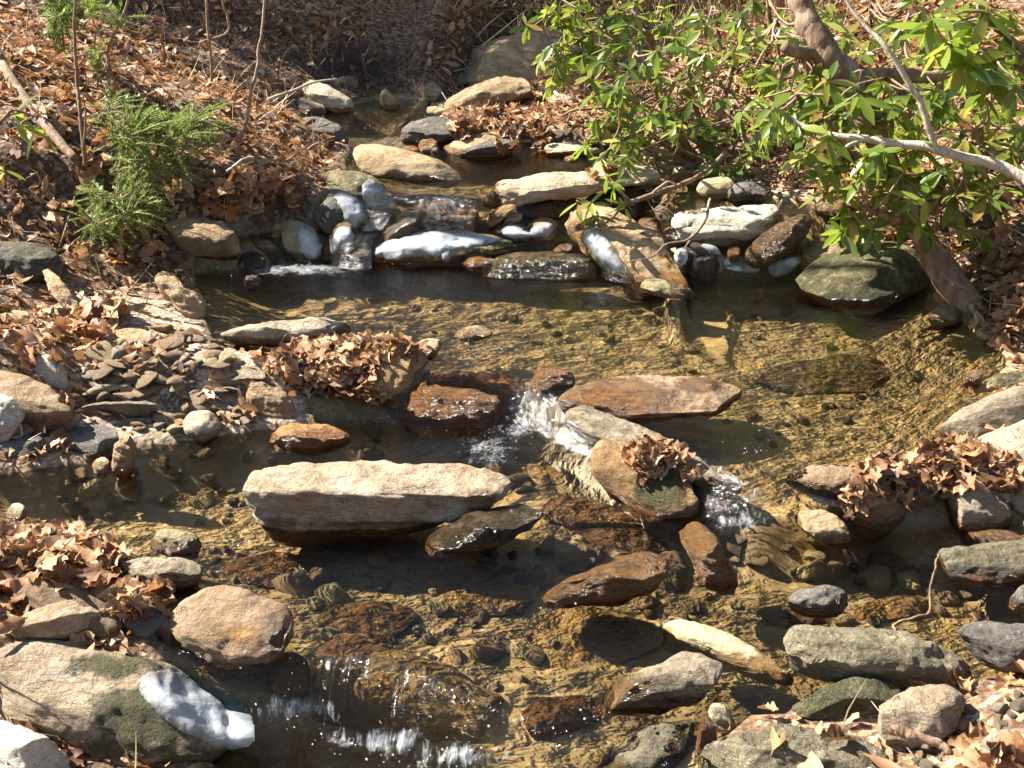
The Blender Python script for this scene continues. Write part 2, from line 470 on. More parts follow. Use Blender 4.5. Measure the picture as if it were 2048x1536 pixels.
# ------------------------------------------------------------------ stone material and builder
def mat_stone(name, c1, c2, c3, speck=.4, band=.4, mossc=(.075, .075, .022), rustc=(.36, .175, .045), fuzzy=0.0):
    t = NT(name)
    p = t.obj()
    rnd = t.orand()
    off = t.n('ShaderNodeVectorMath', operation='ADD'); t.set(off.inputs[0], p)
    cb = t.n('ShaderNodeCombineXYZ'); t.set(cb.inputs[0], t.math('MULTIPLY', rnd, 37.0)); t.set(cb.inputs[1], t.math('MULTIPLY', rnd, 11.0)); t.set(off.inputs[1], cb.outputs[0])
    p = off.outputs[0]
    bandv = t.mapv(p, (1.2, 2.0, 7.0), (.25, .2, .15))
    n1 = t.noise(p, 9, 6, .62, .5)
    n2 = t.noise(bandv, 14, 5, .65, .7)
    base = t.ramp(n1, [(.28, c1), (.5, c2), (.72, c3)])
    base = t.mix(t.math('MULTIPLY', t.rng(n2, .42, .7), band), base, t.mix(.62, base, (.05, .034, .022)))
    base = t.mix(t.math('MULTIPLY', t.rng(t.noise(bandv, 31, 4, .6, .4), .55, .72), band * .8), base, t.mix(.5, base, (.75, .66, .52)))
    sp = t.noise(p, 210, 3, .7)
    sp2 = t.noise(p, 95, 3, .75)
    base = t.mix(t.math('MULTIPLY', t.rng(sp, .56, .7), speck), base, (.72, .66, .56))
    base = t.mix(t.math('MULTIPLY', t.rng(sp2, .57, .7), speck * .9), base, (.035, .028, .022))
    base = t.mix(t.math('MULTIPLY', t.rng(t.noise(p, 40, 5, .7), .5, .75), .45), base, t.mix(.5, base, tuple(x * .5 for x in c1)))
    base = t.mix(t.math('MULTIPLY', t.rng(t.noise(p, 5, 5, .7, 1.0), .52, .64), .5), base, t.mix(.6, base, (.16, .11, .07)))
    base = t.mix(t.math('MULTIPLY', t.rng(t.noise(t.mapv(p, loc=(5, 3, 1)), 22, 6, .75), .6, .68), .55), base, t.mix(.7, base, (.62, .58, .48)))
    hue = t.n('ShaderNodeHueSaturation'); t.set(hue.inputs['Value'], t.math('ADD', .82, t.math('MULTIPLY', rnd, .36))); hue.inputs['Saturation'].default_value = 1.05; t.set(hue.inputs['Color'], base)
    base = hue.outputs[0]
    ck = t.n('ShaderNodeVectorMath', operation='ADD'); t.set(ck.inputs[0], bandv); wv = t.n('ShaderNodeTexNoise'); t.set(wv.inputs['Vector'], p); wv.inputs['Scale'].default_value = 8; wv.inputs['Detail'].default_value = 5
    sc_ = t.n('ShaderNodeVectorMath', operation='SCALE'); t.set(sc_.inputs[0], wv.outputs['Color']); sc_.inputs['Scale'].default_value = .8; t.set(ck.inputs[1], sc_.outputs[0])
    crack = t.rng(t.vor(ck.outputs[0], 2.6, 'DISTANCE_TO_EDGE', 0), 0.0, .011, 1, 0)
    crack = t.math('MULTIPLY', crack, t.rng(t.noise(p, 5, 3), .5, .62))
    base = t.mix(t.math('MULTIPLY', crack, .7), base, (.03, .022, .016))
    # rust
    ra = t.attr('rust')
    rn = t.rng(t.math('ADD', t.math('MULTIPLY', t.noise(p, 16, 5, .65), .9), t.math('SUBTRACT', ra, .75)), .2, .62)
    rusty = t.ramp(t.noise(bandv, 26, 5, .65), [(.3, tuple(x * .35 for x in rustc)), (.52, rustc), (.75, (.55, .36, .12))])
    base = t.mix(t.math('MULTIPLY', rn, .9), base, rusty)
    # moss
    ma = t.attr('moss')
    mn = t.noise(p, 26, 6, .7)
    mm = t.rng(t.math('ADD', mn, t.math('SUBTRACT', ma, .75)), .22, .5)
    mcol = t.ramp(t.noise(p, 120, 4, .7), [(.3, tuple(x * .3 for x in mossc)), (.55, mossc), (.75, tuple(min(1, x * 2.3) for x in mossc))])
    base = t.mix(t.math('MULTIPLY', mm, .92), base, mcol)
    # wet
    wa = t.attr('wet')
    wn_ = t.rng(t.math('ADD', wa, t.math('MULTIPLY', t.math('SUBTRACT', t.noise(p, 30, 4), .5), .5)), .35, .65)
    wetc = t.mix(1.0, base, (.46, .36, .24), 'MULTIPLY')
    col = t.mix(wn_, base, wetc)
    rough = t.math('SUBTRACT', .85, t.math('MULTIPLY', wn_, .68))
    h = t.math('ADD', t.math('MULTIPLY', t.noise(p, 55, 8, .7), 1.0), t.math('MULTIPLY', t.noise(bandv, 22, 6, .68, .5), .9))
    h = t.math('SUBTRACT', h, t.math('MULTIPLY', crack, .8))
    h = t.math('ADD', h, t.math('MULTIPLY', t.math('MULTIPLY', mm, t.noise(p, 170, 4, .7)), 1.4))
    nrm = t.bump(h, .95, .014)
    return t.end(t.bsdf(Base_Color=col, Roughness=rough, Normal=nrm, Specular_IOR_Level=.5))

MS = {
    'tan':   mat_stone('tan_schist', (.22, .14, .07), (.40, .28, .15), (.55, .42, .26), .3, .5),
    'pale':  mat_stone('pale_gneiss', (.3, .225, .14), (.47, .39, .27), (.6, .53, .41), .6, .4),
    'pink':  mat_stone('pinkish_schist', (.2, .125, .07), (.37, .25, .145), (.52, .385, .26), .35, .5),
    'grey':  mat_stone('grey_schist', (.13, .105, .07), (.27, .22, .15), (.42, .35, .25), .35, .7),
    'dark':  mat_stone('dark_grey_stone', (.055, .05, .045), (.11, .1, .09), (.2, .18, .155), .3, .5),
    'brown': mat_stone('brown_stone', (.12, .075, .04), (.22, .145, .08), (.33, .235, .14), .25, .5),
    'gran':  mat_stone('speckled_granite', (.42, .38, .3), (.58, .53, .43), (.7, .66, .56), .75, .1),
    'rust':  mat_stone('rust_stained_stone', (.12, .065, .025), (.29, .17, .065), (.46, .3, .14), .2, .6),
    'moss':  mat_stone('mossy_stone', (.17, .14, .075), (.28, .235, .125), (.38, .325, .19), .3, .25),
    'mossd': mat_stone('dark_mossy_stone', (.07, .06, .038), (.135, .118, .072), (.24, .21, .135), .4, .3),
    'long':  mat_stone('brown_grey_gneiss', (.20, .14, .085), (.35, .27, .18), (.52, .45, .34), .7, .45),
    'yel':   mat_stone('yellowish_stone', (.36, .27, .12), (.52, .43, .24), (.64, .57, .38), .35, .3),
}
def mat_ice():
    t = NT('clear_white_ice')
    p = t.obj(); core = t.attr('core')
    n = t.noise(t.mapv(p, (1, 1, .5)), 13, 6, .6, .8)
    n2 = t.noise(p, 90, 4, .6)
    col = t.ramp(n, [(.3, (.36, .40, .43)), (.52, (.50, .54, .57)), (.75, (.66, .69, .71))])
    nrm = t.bump(t.math('ADD', n, t.math('MULTIPLY', n2, .5)), .5, .008)
    b = t.n('ShaderNodeBsdfPrincipled'); t.set(b.inputs['Base Color'], col); b.inputs['Roughness'].default_value = .24; t.set(b.inputs['Normal'], nrm)
    b.inputs['Subsurface Weight'].default_value = .35; b.inputs['Subsurface Scale'].default_value = .02; b.inputs['IOR'].default_value = 1.31
    tr = t.n('ShaderNodeBsdfTransparent'); tr.inputs['Color'].default_value = (.9, .94, .96, 1)
    m = t.n('ShaderNodeMixShader'); t.set(m.inputs[0], t.math('ADD', t.math('MULTIPLY', t.math('SUBTRACT', 1.0, core), .55), t.rng(n, .34, .66, .26, .16), True)); t.set(m.inputs[1], b.outputs[0]); t.set(m.inputs[2], tr.outputs[0])
    return t.end(m.outputs[0])
M_ICE = mat_ice()

ICO = {}
def ico(sub):
    if sub not in ICO:
        bm = bmesh.new(); bmesh.ops.create_icosphere(bm, subdivisions=sub, radius=1.0)
        ICO[sub] = (np.array([v.co[:] for v in bm.verts]), np.array([[v.index for v in f.verts] for f in bm.faces]))
        bm.free()
    return ICO[sub]

def chaikin(P, it):
    P = np.asarray(P, float)
    for _ in range(it):
        Q = np.roll(P, -1, 0)
        P = np.stack([.75 * P + .25 * Q, .25 * P + .75 * Q], 1).reshape(-1, 2)
    return P

def radial(P, th):
    """distance from the origin to the closed polygon P (star shaped) at angles th"""
    A = P; B = np.roll(P, -1, 0)
    d = np.stack([np.cos(th), np.sin(th)], -1)
    best = np.zeros(len(th))
    for a, b in zip(A, B):
        e = b - a
        den = d[:, 0] * (-e[1]) + d[:, 1] * e[0]
        den = np.where(np.abs(den) < 1e-12, 1e-12, den)
        r = (a[0] * (-e[1]) + a[1] * e[0]) / den
        s = (d[:, 0] * a[1] - d[:, 1] * a[0]) / den
        ok = (r > 0) & (s >= -1e-6) & (s <= 1 + 1e-6)
        best = np.where(ok & (r > best), r, best)
    return best

def smax(a, b, k):
    h = np.clip(.5 + .5 * (a - b) / k, 0, 1)
    return b * (1 - h) + a * h + k * h * (1 - h)

STONES = []
seedc = [100]
def stone(name, label, pts, mat='tan', ridge=.45, lean=22, top=12, R=.22, k=.07, facets=0, rough=.036, cuts=15, cutd=.22, wet=None, moss=0.0, rust=0.0,
          moss_at=(), rust_at=(), wet_at=(), base=None, sink=0.0, bed=False, cha=2, group=None, cat='rock', sub=None, slabx=None, strat=.3, lift=0.0, side=0.0):
    seedc[0] += 1; sd = seedc[0]
    lr = np.random.default_rng(sd)
    P = np.array(pts, float)
    # base contact
    ib = np.argmax(P[:, 1])
    if base is None: base = (P[ib, 0], P[ib, 1])
    B0, inwater = base_point(min(max(base[0], -200), 2250), min(base[1], 1640))
    if bed:
        B0 = np.array(hit(BVH_G, *base)[0]); inwater = False; wet = 1.0
    B0 = B0 + np.array([0, 0, lift])
    if inwater or sink:      # let the foot of the stone go on under the water
        cy = P[:, 1].mean(); hgt = np.ptp(P[:, 1])
        low = P[:, 1] > cy
        P[low, 1] += (P[low, 1] - cy) / max(P[:, 1].max() - cy, 1) * (0.10 * hgt + 5 + sink)
    P = P.mean(0) + (P - P.mean(0)) * np.array([1.045, 1.055])
    P = chaikin(P, cha)
    c = P.mean(0)
    if abs(P[:, 0] - c[0]).max() < 1: return None
    Q = P - c
    # whiten
    cov = Q.T @ Q / len(Q); ev, E = np.linalg.eigh(cov); W = E @ np.diag(1 / np.sqrt(ev)) @ E.T; Wi = np.linalg.inv(W)
    Qw = Q @ W.T
    px_ext = max(np.ptp(P[:, 0]), np.ptp(P[:, 1]))
    if sub is None: sub = 6 if px_ext > 330 else (5 if px_ext > 90 else 4)
    Vs, Fs = ico(sub)
    th = np.arctan2(Vs[:, 1], Vs[:, 0]); t = np.clip(np.hypot(Vs[:, 0], Vs[:, 1]), 0, 1)
    r = radial(Qw, th) * t
    pw = np.stack([r * np.cos(th), r * np.sin(th)], -1)
    pp = pw @ Wi.T + c
    ray = rays(pp[:, 0], pp[:, 1])
    dist0 = (B0 - CAMP) @ VD
    size = math.sqrt(np.abs(np.sum(P[:, 0] * np.roll(P[:, 1], -1) - P[:, 1] * np.roll(P[:, 0], -1))) / 2) / 1024 * HF * dist0
    # ground line under the stone
    T = np.array([1.0, side, 0.0])
    nf = np.array([T[1], -T[0], 0]); nf /= np.linalg.norm(nf)
    a = math.radians(lean)
    n1 = nf * math.cos(a) + np.array([0, 0, math.sin(a)])
    bb = math.radians(top)
    tl = lr.normal(0, .08) if slabx is None else slabx
    n2 = np.array([tl, -math.sin(bb), math.cos(bb)]); n2 /= np.linalg.norm(n2)
    yb, yt = P[:, 1].max(), P[:, 1].min()
    rb = base[1] - (base[1] - yt) * ridge
    rr = rays(c[0], rb)
    tr_ = (n1 @ (B0 - CAMP)) / (n1 @ rr)
    RP = CAMP + rr * tr_
    d1 = (n1 @ (B0 - CAMP)) / np.minimum(ray @ n1, -1e-3)
    den2 = np.minimum(ray @ n2, -.12)
    d2 = (n2 @ (RP - CAMP)) / den2
    d2 = np.minimum(d2, tr_ + 3.5 * size)
    d = smax(d1, d2, k * size + 1e-6)
    for _ in range(facets):
        n3 = np.array([lr.normal(0, .8), -abs(lr.normal(.5, .3)), abs(lr.normal(.6, .35))]); n3 /= np.linalg.norm(n3)
        ang = lr.uniform(0, 2 * math.pi); rad = lr.uniform(.35, .75)
        q = np.array([math.cos(ang), math.sin(ang)]) * rad * 1.3
        q = q @ Wi.T + c
        rq = rays(q[0], q[1]); 
        j = np.argmin(((pp - q) ** 2).sum(1) + 1e6 * (Vs[:, 2] < 0))
        X = CAMP + ray[j] * (d[j] + .02 * size)
        d3 = (n3 @ (X - CAMP)) / np.minimum(ray @ n3, -.1)
        d3 = np.minimum(d3, d + .5 * size)
        d = smax(d, d3, .03 * size)
    tt = np.clip(t, 0, 1)
    edge = 1 - (1 - tt ** 3.2) ** (1 / 2.2)
    front = d + edge * R * size
    back = d + R * size + np.sqrt(1 - tt ** 2) * size * .7
    dep = np.where(Vs[:, 2] > 0, front, back)
    V = CAMP + ray * dep[:, None]
    # relief
    me_n = np.cross(V[Fs[:, 1]] - V[Fs[:, 0]], V[Fs[:, 2]] - V[Fs[:, 0]])
    N = np.zeros_like(V)
    for i in range(3): np.add.at(N, Fs[:, i], me_n)
    N /= np.linalg.norm(N, axis=1)[:, None] + 1e-9
    if np.mean(np.sum(N * (V - V.mean(0)), 1)) < 0: N = -N; Fs = Fs[:, ::-1]
    s = 1 / max(size, .02)
    o = sd * 7.31
    disp = fbm(V[:, 0] * s * 2.2 + o, V[:, 1] * s * 2.2, V[:, 2] * s * 2.2, 4, .55) * rough * size * 1.6
    disp += (np.abs(fbm(V[:, 0] * s * 5 + o, V[:, 1] * s * 5, V[:, 2] * s * 5, 3)) - .2) * rough * size * -1.2
    # chiselled planes
    C0 = V.mean(0); X = V - C0; e2, E2 = np.linalg.eigh(X.T @ X / len(X)); Ws = E2 @ np.diag(1 / np.sqrt(e2 + 1e-12)) @ E2.T; Wb = np.linalg.inv(Ws)
    Y = X @ Ws.T
    for _ in range(cuts):
        q = lr.normal(size=3); q[1] = -abs(q[1]) * .8; q /= np.linalg.norm(q)
        sY = Y @ q; m = sY.max() * (1 - lr.uniform(.25, 1) * cutd)
        Y = Y - np.where(sY > m, (sY - m) * .93, 0)[:, None] * q
    V = C0 + Y @ Wb.T
    disp += fbm(V[:, 0] * 16 + o, V[:, 1] * 16, V[:, 2] * 22, 3, .6) * min(.006, .05 * size)
    lay = fbm(V[:, 0] * s * 1.0 + o, V[:, 1] * s * 1.5, V[:, 2] * s * 9 + V[:, 0] * s * 1.3, 3)
    disp += lay * rough * size * 2 * strat
    V = V + N * disp[:, None]
    o0 = V.mean(0).copy(); o0[2] = V[:, 2].min()
    # attributes
    lv = np.minimum(level(V[:, 0], V[:, 1]), B0[2] + .015)
    if wet is None:
        wa = sstep(V[:, 2] - lv, .055, -.005) if inwater else np.zeros(len(V))
    else: wa = np.full(len(V), float(wet))
    qx, qy, _ = proj(V)
    if len(wet_at): wa = np.maximum(wa, blobs(qx, qy, wet_at))
    ma = np.full(len(V), moss) * sstep(N[:, 2], -.5, .3)
    if len(moss_at): ma = np.maximum(ma, blobs(qx, qy, moss_at))
    ra = np.full(len(V), rust)
    if inwater: ra = np.maximum(ra, .75 * sstep(V[:, 2] - lv, .05, -.0))
    if len(rust_at): ra = np.maximum(ra, blobs(qx, qy, rust_at))
    me = npmesh(name, V - o0, Fs, MS[mat], attrs={'wet': wa, 'moss': ma, 'rust': ra, 'core': np.full(len(V), .6)})
    ob = nobj(name, me); ob.location = o0
    tag(ob, label, cat, group, 'thing')
    STONES.append(ob)
    return ob
S = stone
# ------------------------------------------------------------------ the stones, far to near
G1 = 'boulders at the head of the creek'
S('boulder', 'big rounded tan boulder behind the rhododendron at the head of the creek', [(938,176),(932,150),(946,114),(982,86),(1040,72),(1110,62),(1190,68),(1265,95),(1310,150),(1300,210),(1150,210),(1060,200),(980,184)], 'tan', ridge=.6, lean=45, top=40, R=.35, k=.4, base=(1010,192), group=G1)
S('boulder', 'rounded tan boulder with a sloping mossy top, in front of the biggest far boulder', [(885,208),(900,185),(960,165),(1020,150),(1045,152),(1062,178),(1058,202),(1010,218),(960,224),(890,224)], 'tan', ridge=.7, lean=20, top=25, moss_at=[(960,170,90,12,.5)], group=G1)
S('stone', 'small orange stone at the left foot of the far tan boulders', [(848,218),(870,211),(892,219),(882,231),(855,230)], 'yel', group=G1, rust=.3)
S('stone', 'small pale rounded stone on dark debris right of the far boulders', [(1090,207),(1100,192),(1125,185),(1145,195),(1150,210),(1120,216)], 'pale', group=G1)
S('stone', 'shaded mossy stone under the dark far bank, above the slanting grey rock', [(628,168),(632,140),(660,130),(700,138),(718,162),(702,188),(660,188)], 'grey', moss=.5, group=G1)
S('boulder', 'slanting pale grey rock with a sunlit right end, left of the far pool', [(598,168),(620,158),(660,175),(700,195),(722,217),(690,226),(650,217),(615,198)], 'pale', ridge=.6, group=G1)
S('stone', 'low grey stone beside the slanting rock at the left edge of the far pool', [(592,205),(610,192),(640,200),(655,220),(640,228),(605,226)], 'grey', group=G1)
S('stone', 'small upright pointed pale stone on the far shore, standing alone', [(760,212),(763,195),(766,178),(778,180),(795,200),(808,216),(775,219)], 'tan', ridge=.8, lean=8, group=G1)
S('stone', 'mossy stone under the overhanging far bank, left of the big far boulder', [(842,203),(848,172),(868,163),(886,180),(882,204)], 'moss', moss=.5, group=G1)
S('stone', 'small mossy stone squeezed between the far bank and the big far boulder', [(902,165),(906,140),(925,132),(938,148),(936,172),(915,175)], 'moss', moss=.5, group=G1)
S('boulder', 'dark wet rock in midstream capped with brown leaves, below the far pool', [(803,268),(812,247),(850,237),(905,232),(945,245),(962,264),(900,277),(850,285),(808,288)], 'dark', wet=.5, ridge=.5, lean=5, group=G1)
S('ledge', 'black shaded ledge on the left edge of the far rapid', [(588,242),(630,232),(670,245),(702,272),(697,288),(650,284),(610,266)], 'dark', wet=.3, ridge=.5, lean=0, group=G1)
S('stone', 'tan sloping stone half buried in leaves left of the far rapid', [(548,252),(565,233),(600,245),(632,267),(640,288),(600,288),(565,278)], 'tan', group=G1)
S('stone', 'wet orange stone at the foot of the far rapid', [(832,297),(838,282),(860,277),(880,287),(878,303),(850,307)], 'rust', wet=.6, rust=.8)
S('stone', 'wet orange pebble just left of the orange stone at the far rapid', [(810,300),(818,291),(835,293),(838,303),(822,307)], 'rust', wet=.7, rust=.8)
S('slab', 'flat tan ledge under dry leaves above the dark slab', [(880,303),(898,285),(960,268),(1005,266),(990,292),(940,312),(900,312)], 'tan', ridge=.3)
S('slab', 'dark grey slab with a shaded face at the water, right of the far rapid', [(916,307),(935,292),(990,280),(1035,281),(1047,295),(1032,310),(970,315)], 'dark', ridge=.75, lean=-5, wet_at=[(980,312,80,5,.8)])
S('slab', 'long pale slab at the water edge under the hanging rhododendron leaves', [(1088,294),(1110,288),(1180,291),(1207,302),(1197,314),(1150,312),(1095,306)], 'pale', ridge=.55, lean=-5)
S('stone', 'thin pale stone at the water under the long pale slab', [(1124,318),(1135,311),(1155,313),(1158,320),(1140,323)], 'pale')
S('stone', 'brown stone on the dark gravel right of the far boulders, beneath the bent twig', [(1180,262),(1195,250),(1235,255),(1240,272),(1205,278)], 'brown')
S('slab', 'flat grey stone in the shaded debris right of the midstream rock', [(1085,262),(1100,250),(1150,247),(1170,258),(1140,268),(1095,270)], 'grey')
S('boulder', 'large smooth tan boulder with a mossy right tip lying along the upper pool', [(704,338),(710,300),(730,287),(770,291),(850,311),(900,331),(939,352),(925,363),(860,363),(790,353),(728,351)], 'tan', ridge=.75, lean=35, top=25, k=.25, R=.3, moss_at=[(900,350,45,16,1.0)], rough=.02)
S('slab', 'long pale slab jutting over a dark gap at the top of the small fall', [(953,396),(975,372),(1020,358),(1080,352),(1180,342),(1250,336),(1307,345),(1314,362),(1250,374),(1150,386),(1060,401),(1000,408),(965,410)], 'pale', ridge=.55, lean=-12, top=16, R=.12, strat=.9, rust_at=[(975,400,30,18,.7)], base=(1000,412), lift=.03)
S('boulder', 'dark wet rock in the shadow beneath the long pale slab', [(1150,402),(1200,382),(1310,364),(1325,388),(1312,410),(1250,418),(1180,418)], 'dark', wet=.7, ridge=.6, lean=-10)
S('slab', 'small orange tan slab leaning on the right end of the long pale slab', [(1262,342),(1280,330),(1308,334),(1312,347),(1280,350)], 'pink', base=(1290,352))
S('stone', 'pale cream stone with a golden waterline on the right shore of the upper pool', [(1390,391),(1400,362),(1430,354),(1470,357),(1466,392),(1430,399)], 'yel', ridge=.7, lean=10, rust_at=[(1430,393,45,8,.8)])
S('stone', 'dark shaded stone beside the cream stone on the right shore', [(1446,400),(1455,372),(1500,361),(1537,368),(1533,396),(1490,404)], 'dark', ridge=.6)
S('slab', 'tilted pale slab above the cream stone, under the leaves', [(1392,337),(1420,318),(1445,311),(1442,337),(1410,348)], 'pale')
S('stone', 'low tan stone between the cream stone and the shrub', [(1340,352),(1362,342),(1395,346),(1400,358),(1365,363)], 'pink')
S('stone', 'pale flat stone half hidden in leaf litter on the right bank', [(1602,362),(1625,340),(1660,344),(1668,367),(1632,375)], 'pale')
S('slab', 'big wet white slab streaked with brown, right of the fall', [(1343,442),(1365,422),(1420,414),(1500,411),(1550,407),(1568,430),(1543,462),(1480,484),(1420,492),(1385,483),(1360,464)], 'gran', ridge=.55, lean=-15, top=22, R=.15, rust_at=[(1500,425,50,20,.6),(1560,440,30,30,.6)], wet_at=[(1450,485,90,12,.9),(1545,455,40,20,.7)], base=(1430,500), lift=.03, strat=.7)
S('boulder', 'wet brown mossy rock slanting down to the pool right of the white slab', [(1480,518),(1500,490),(1540,460),(1590,430),(1617,427),(1624,455),(1602,492),(1572,524),(1530,534),(1492,532)], 'brown', wet=.75, moss=.3, rust_at=[(1510,500,30,20,.8)], ridge=.8, lean=25)
S('stone', 'smooth brown stone behind the mossy boulder on the right shore', [(1588,517),(1605,490),(1650,481),(1692,490),(1692,508),(1640,532),(1600,534)], 'brown', wet=.4)
S('boulder', 'yellow green mossy stone on the right bank under the drooping leaves', [(1646,472),(1655,440),(1690,431),(1760,440),(1832,450),(1832,484),(1760,494),(1690,490)], 'moss', moss=.75)
S('slab', 'pale olive slab on the right bank, above the yellow green mossy stone', [(1618,414),(1640,402),(1700,407),(1714,421),(1680,434),(1640,430)], 'moss', ridge=.4)
S('boulder', 'big rounded mossy boulder dappled with leaf shadows at the right pool edge', [(1582,578),(1600,545),(1650,514),(1720,491),(1790,486),(1832,505),(1854,545),(1845,590),(1780,612),(1700,616),(1620,604)], 'moss', ridge=.62, lean=35, top=30, k=.35, R=.32, moss=.68, rough=.018)
S('stone', 'small round orange stone under the white slab', [(1452,512),(1458,492),(1472,487),(1484,500),(1480,520),(1465,524)], 'rust', wet=.7, rust=.7)
icearch = S('stone', 'dark shaggy round stone ringed by an arch of ice', [(1388,545),(1384,520),(1398,504),(1428,502),(1440,525),(1434,552),(1410,558)], 'dark', wet=.6, moss=.3, rust=.3, ridge=.7, lean=5)
STONE_ICE = 1
log_rock = S('boulder', 'long tan boulder slanting like a log down through the fall to the pool', [(1133,442),(1160,416),(1195,413),(1250,440),(1320,475),(1347,510),(1387,535),(1399,560),(1377,578),(1320,570),(1260,560),(1200,540),(1150,495),(1128,470)], 'tan', ridge=.62, lean=30, top=30, k=.2, R=.25, base=(1385,580), side=-.4, moss_at=[(1270,470,60,20,.55),(1200,530,80,20,.6),(1330,565,50,15,.6)], rust_at=[(1170,500,30,40,.9),(1155,450,25,25,.6)], wet_at=[(1150,470,30,50,.8),(1380,555,25,30,.9)], sub=6)
S('stone', 'low mossy stone at the foot of the log shaped boulder', [(1278,580),(1290,560),(1330,559),(1380,577),(1397,589),(1340,592)], 'moss', moss=.5)
S('ledge', 'wide wet moss covered ledge with water trickling over it, below the fall', [(958,542),(985,515),(1040,504),(1120,502),(1182,514),(1194,536),(1150,547),(1050,550),(980,550)], 'moss', wet=.8, moss=.6, ridge=.75, lean=20, k=.2)
ice_main = S('boulder', 'low tan boulder in midstream sheeted with ice at the foot of the fall', [(733,508),(758,480),(790,464),(870,460),(960,467),(1012,478),(994,494),(930,512),(900,528),(800,533),(740,532)], 'tan', ridge=.7, lean=30, top=15, rust_at=[(760,520,40,14,.9),(850,525,80,8,.5)])
S('slab', 'yellow mossy slab stepping down right of the iced midstream boulder', [(888,502),(920,485),(980,477),(1030,484),(1042,499),(980,508),(920,510)], 'moss', moss=.7, wet=.4, ridge=.5, lift=.02)
ice_mid = S('slab', 'pale grooved stone with an ice tongue on its right end, below the fall', [(902,470),(950,447),(1010,443),(1057,454),(1064,472),(1030,484),(960,476)], 'yel', ridge=.5, lift=.03, moss=.2)
S('stone', 'wet orange stone under the yellow mossy slab', [(918,525),(930,510),(960,506),(990,518),(992,532),(960,538),(930,536)], 'rust', wet=.8, rust=.9)
S('slab', 'narrow golden brown stone leaning in the dark gap beside the fall', [(958,447),(985,420),(1025,404),(1034,414),(1003,440),(975,453)], 'rust', ridge=.7, wet=.4)
S('stone', 'small pale wedge in front of the golden brown leaning stone', [(992,450),(1018,425),(1045,424),(1042,441),(1017,455)], 'pale', ridge=.6)
ice_pink = S('stone', 'pinkish white stone glazed with ice, right of the grooved stone', [(1043,462),(1063,440),(1100,434),(1120,450),(1113,472),(1080,481),(1050,475)], 'pink', wet=.3, ridge=.6)
S('slab', 'wet brown slab under the long pale slab, left of the log shaped boulder', [(1025,417),(1060,400),(1120,394),(1163,400),(1168,421),(1120,433),(1060,434)], 'brown', wet=.6, rust=.4, ridge=.6)
S('stone', 'tiny cream stone wedged under the left end of the long pale slab', [(998,412),(1005,401),(1018,402),(1021,412),(1008,417)], 'yel', sub=4)
S('stone', 'dark wet wedge of rock with an icy top edge, left of the main fall', [(752,472),(785,445),(810,420),(832,413),(843,440),(840,468),(790,480)], 'dark', wet=.8, ridge=.5, lean=10)
ice_b = S('boulder', 'mossy boulder with a curtain of ice on its right face, left of the fall', [(636,372),(650,345),(700,341),(742,352),(772,375),(797,412),(760,424),(720,422),(690,404),(650,394)], 'moss', moss=.6, ridge=.7, lean=25, k=.3)
ice_c = S('boulder', 'dark round boulder with a white ice cap on its right side, left of the fall', [(624,442),(630,405),(655,384),(690,381),(722,400),(740,430),(732,448),(702,466),(650,469),(630,464)], 'dark', moss=.5, wet=.4, ridge=.75, lean=15, k=.3, R=.32)
S('boulder', 'black shaded rock behind the dark ice capped boulder', [(586,432),(605,405),(640,391),(655,395),(642,422),(627,444),(600,444)], 'dark', ridge=.6)
ice_d = S('boulder', 'small mossy boulder half covered by a thick sheet of white ice at the pool', [(553,472),(557,450),(580,442),(612,451),(638,475),(645,502),(638,522),(600,524),(572,502)], 'moss', moss=.4, rust_at=[(575,490,20,25,.5)], ridge=.8, lean=25, k=.3)
ice_e = S('stone', 'knobby ice glazed stone with water splashing over its foot, left of the midstream boulder', [(660,480),(668,455),(690,442),(707,455),(715,482),(706,510),(690,526),(665,526),(656,502)], 'moss', wet=.7, moss=.3, ridge=.85, lean=15)
S('slab', 'long tan slab leaning down into the pool between two boulders, left shore', [(438,432),(450,409),(475,419),(510,440),(540,475),(577,505),(593,522),(555,526),(520,503),(490,472),(470,462)], 'tan', ridge=.8, lean=30, moss_at=[(530,470,20,30,.6)], base=(560,524), side=-.5)
S('boulder', 'broad tan boulder with a black shaded front at the left pool shore', [(322,452),(335,431),(400,434),(440,444),(467,465),(480,490),(472,518),(430,529),(370,524),(338,494)], 'tan', ridge=.52, lean=-12, top=22, R=.2, k=.12)
S('stone', 'small dark stone breaking the surface of the middle pool near its left shore', [(483,567),(490,553),(510,549),(524,560),(520,575),(495,578)], 'dark', wet=.6)
S('stone', 'upright striped tan stone leaning at the left corner of the middle pool', [(310,567),(325,546),(345,547),(365,575),(397,585),(414,610),(420,642),(395,644),(358,622),(328,602)], 'tan', ridge=.85, lean=35, strat=.9, base=(400,642))
S('stone', 'long grey stone with a dark notch lying across the left side of the middle pool', [(438,664),(500,650),(560,641),(620,637),(680,639),(709,655),(702,671),(650,681),(590,691),(520,685),(465,679)], 'pale', ridge=.6, lean=10, moss_at=[(690,652,30,14,.5)])
S('stone', 'small pale stone alone in the middle of the pool', [(903,669),(930,655),(960,651),(987,662),(978,674),(930,678)], 'pale', ridge=.4, moss_at=[(980,668,15,8,.7)])
S('stone', 'tan stone behind the rust colored boulder at the leaf dam', [(813,702),(840,680),(880,677),(892,695),(865,718),(830,718)], 'tan', ridge=.5, moss_at=[(880,700,20,15,.6)])
S('boulder', 'rust and cream boulder holding the leaf dam, left of the overflowing rock', [(733,765),(750,715),(790,694),(840,699),(864,735),(853,775),(818,812),(790,818),(760,795)], 'rust', ridge=.7, lean=30, k=.3, rust=.5, moss_at=[(845,760,20,30,.6)])
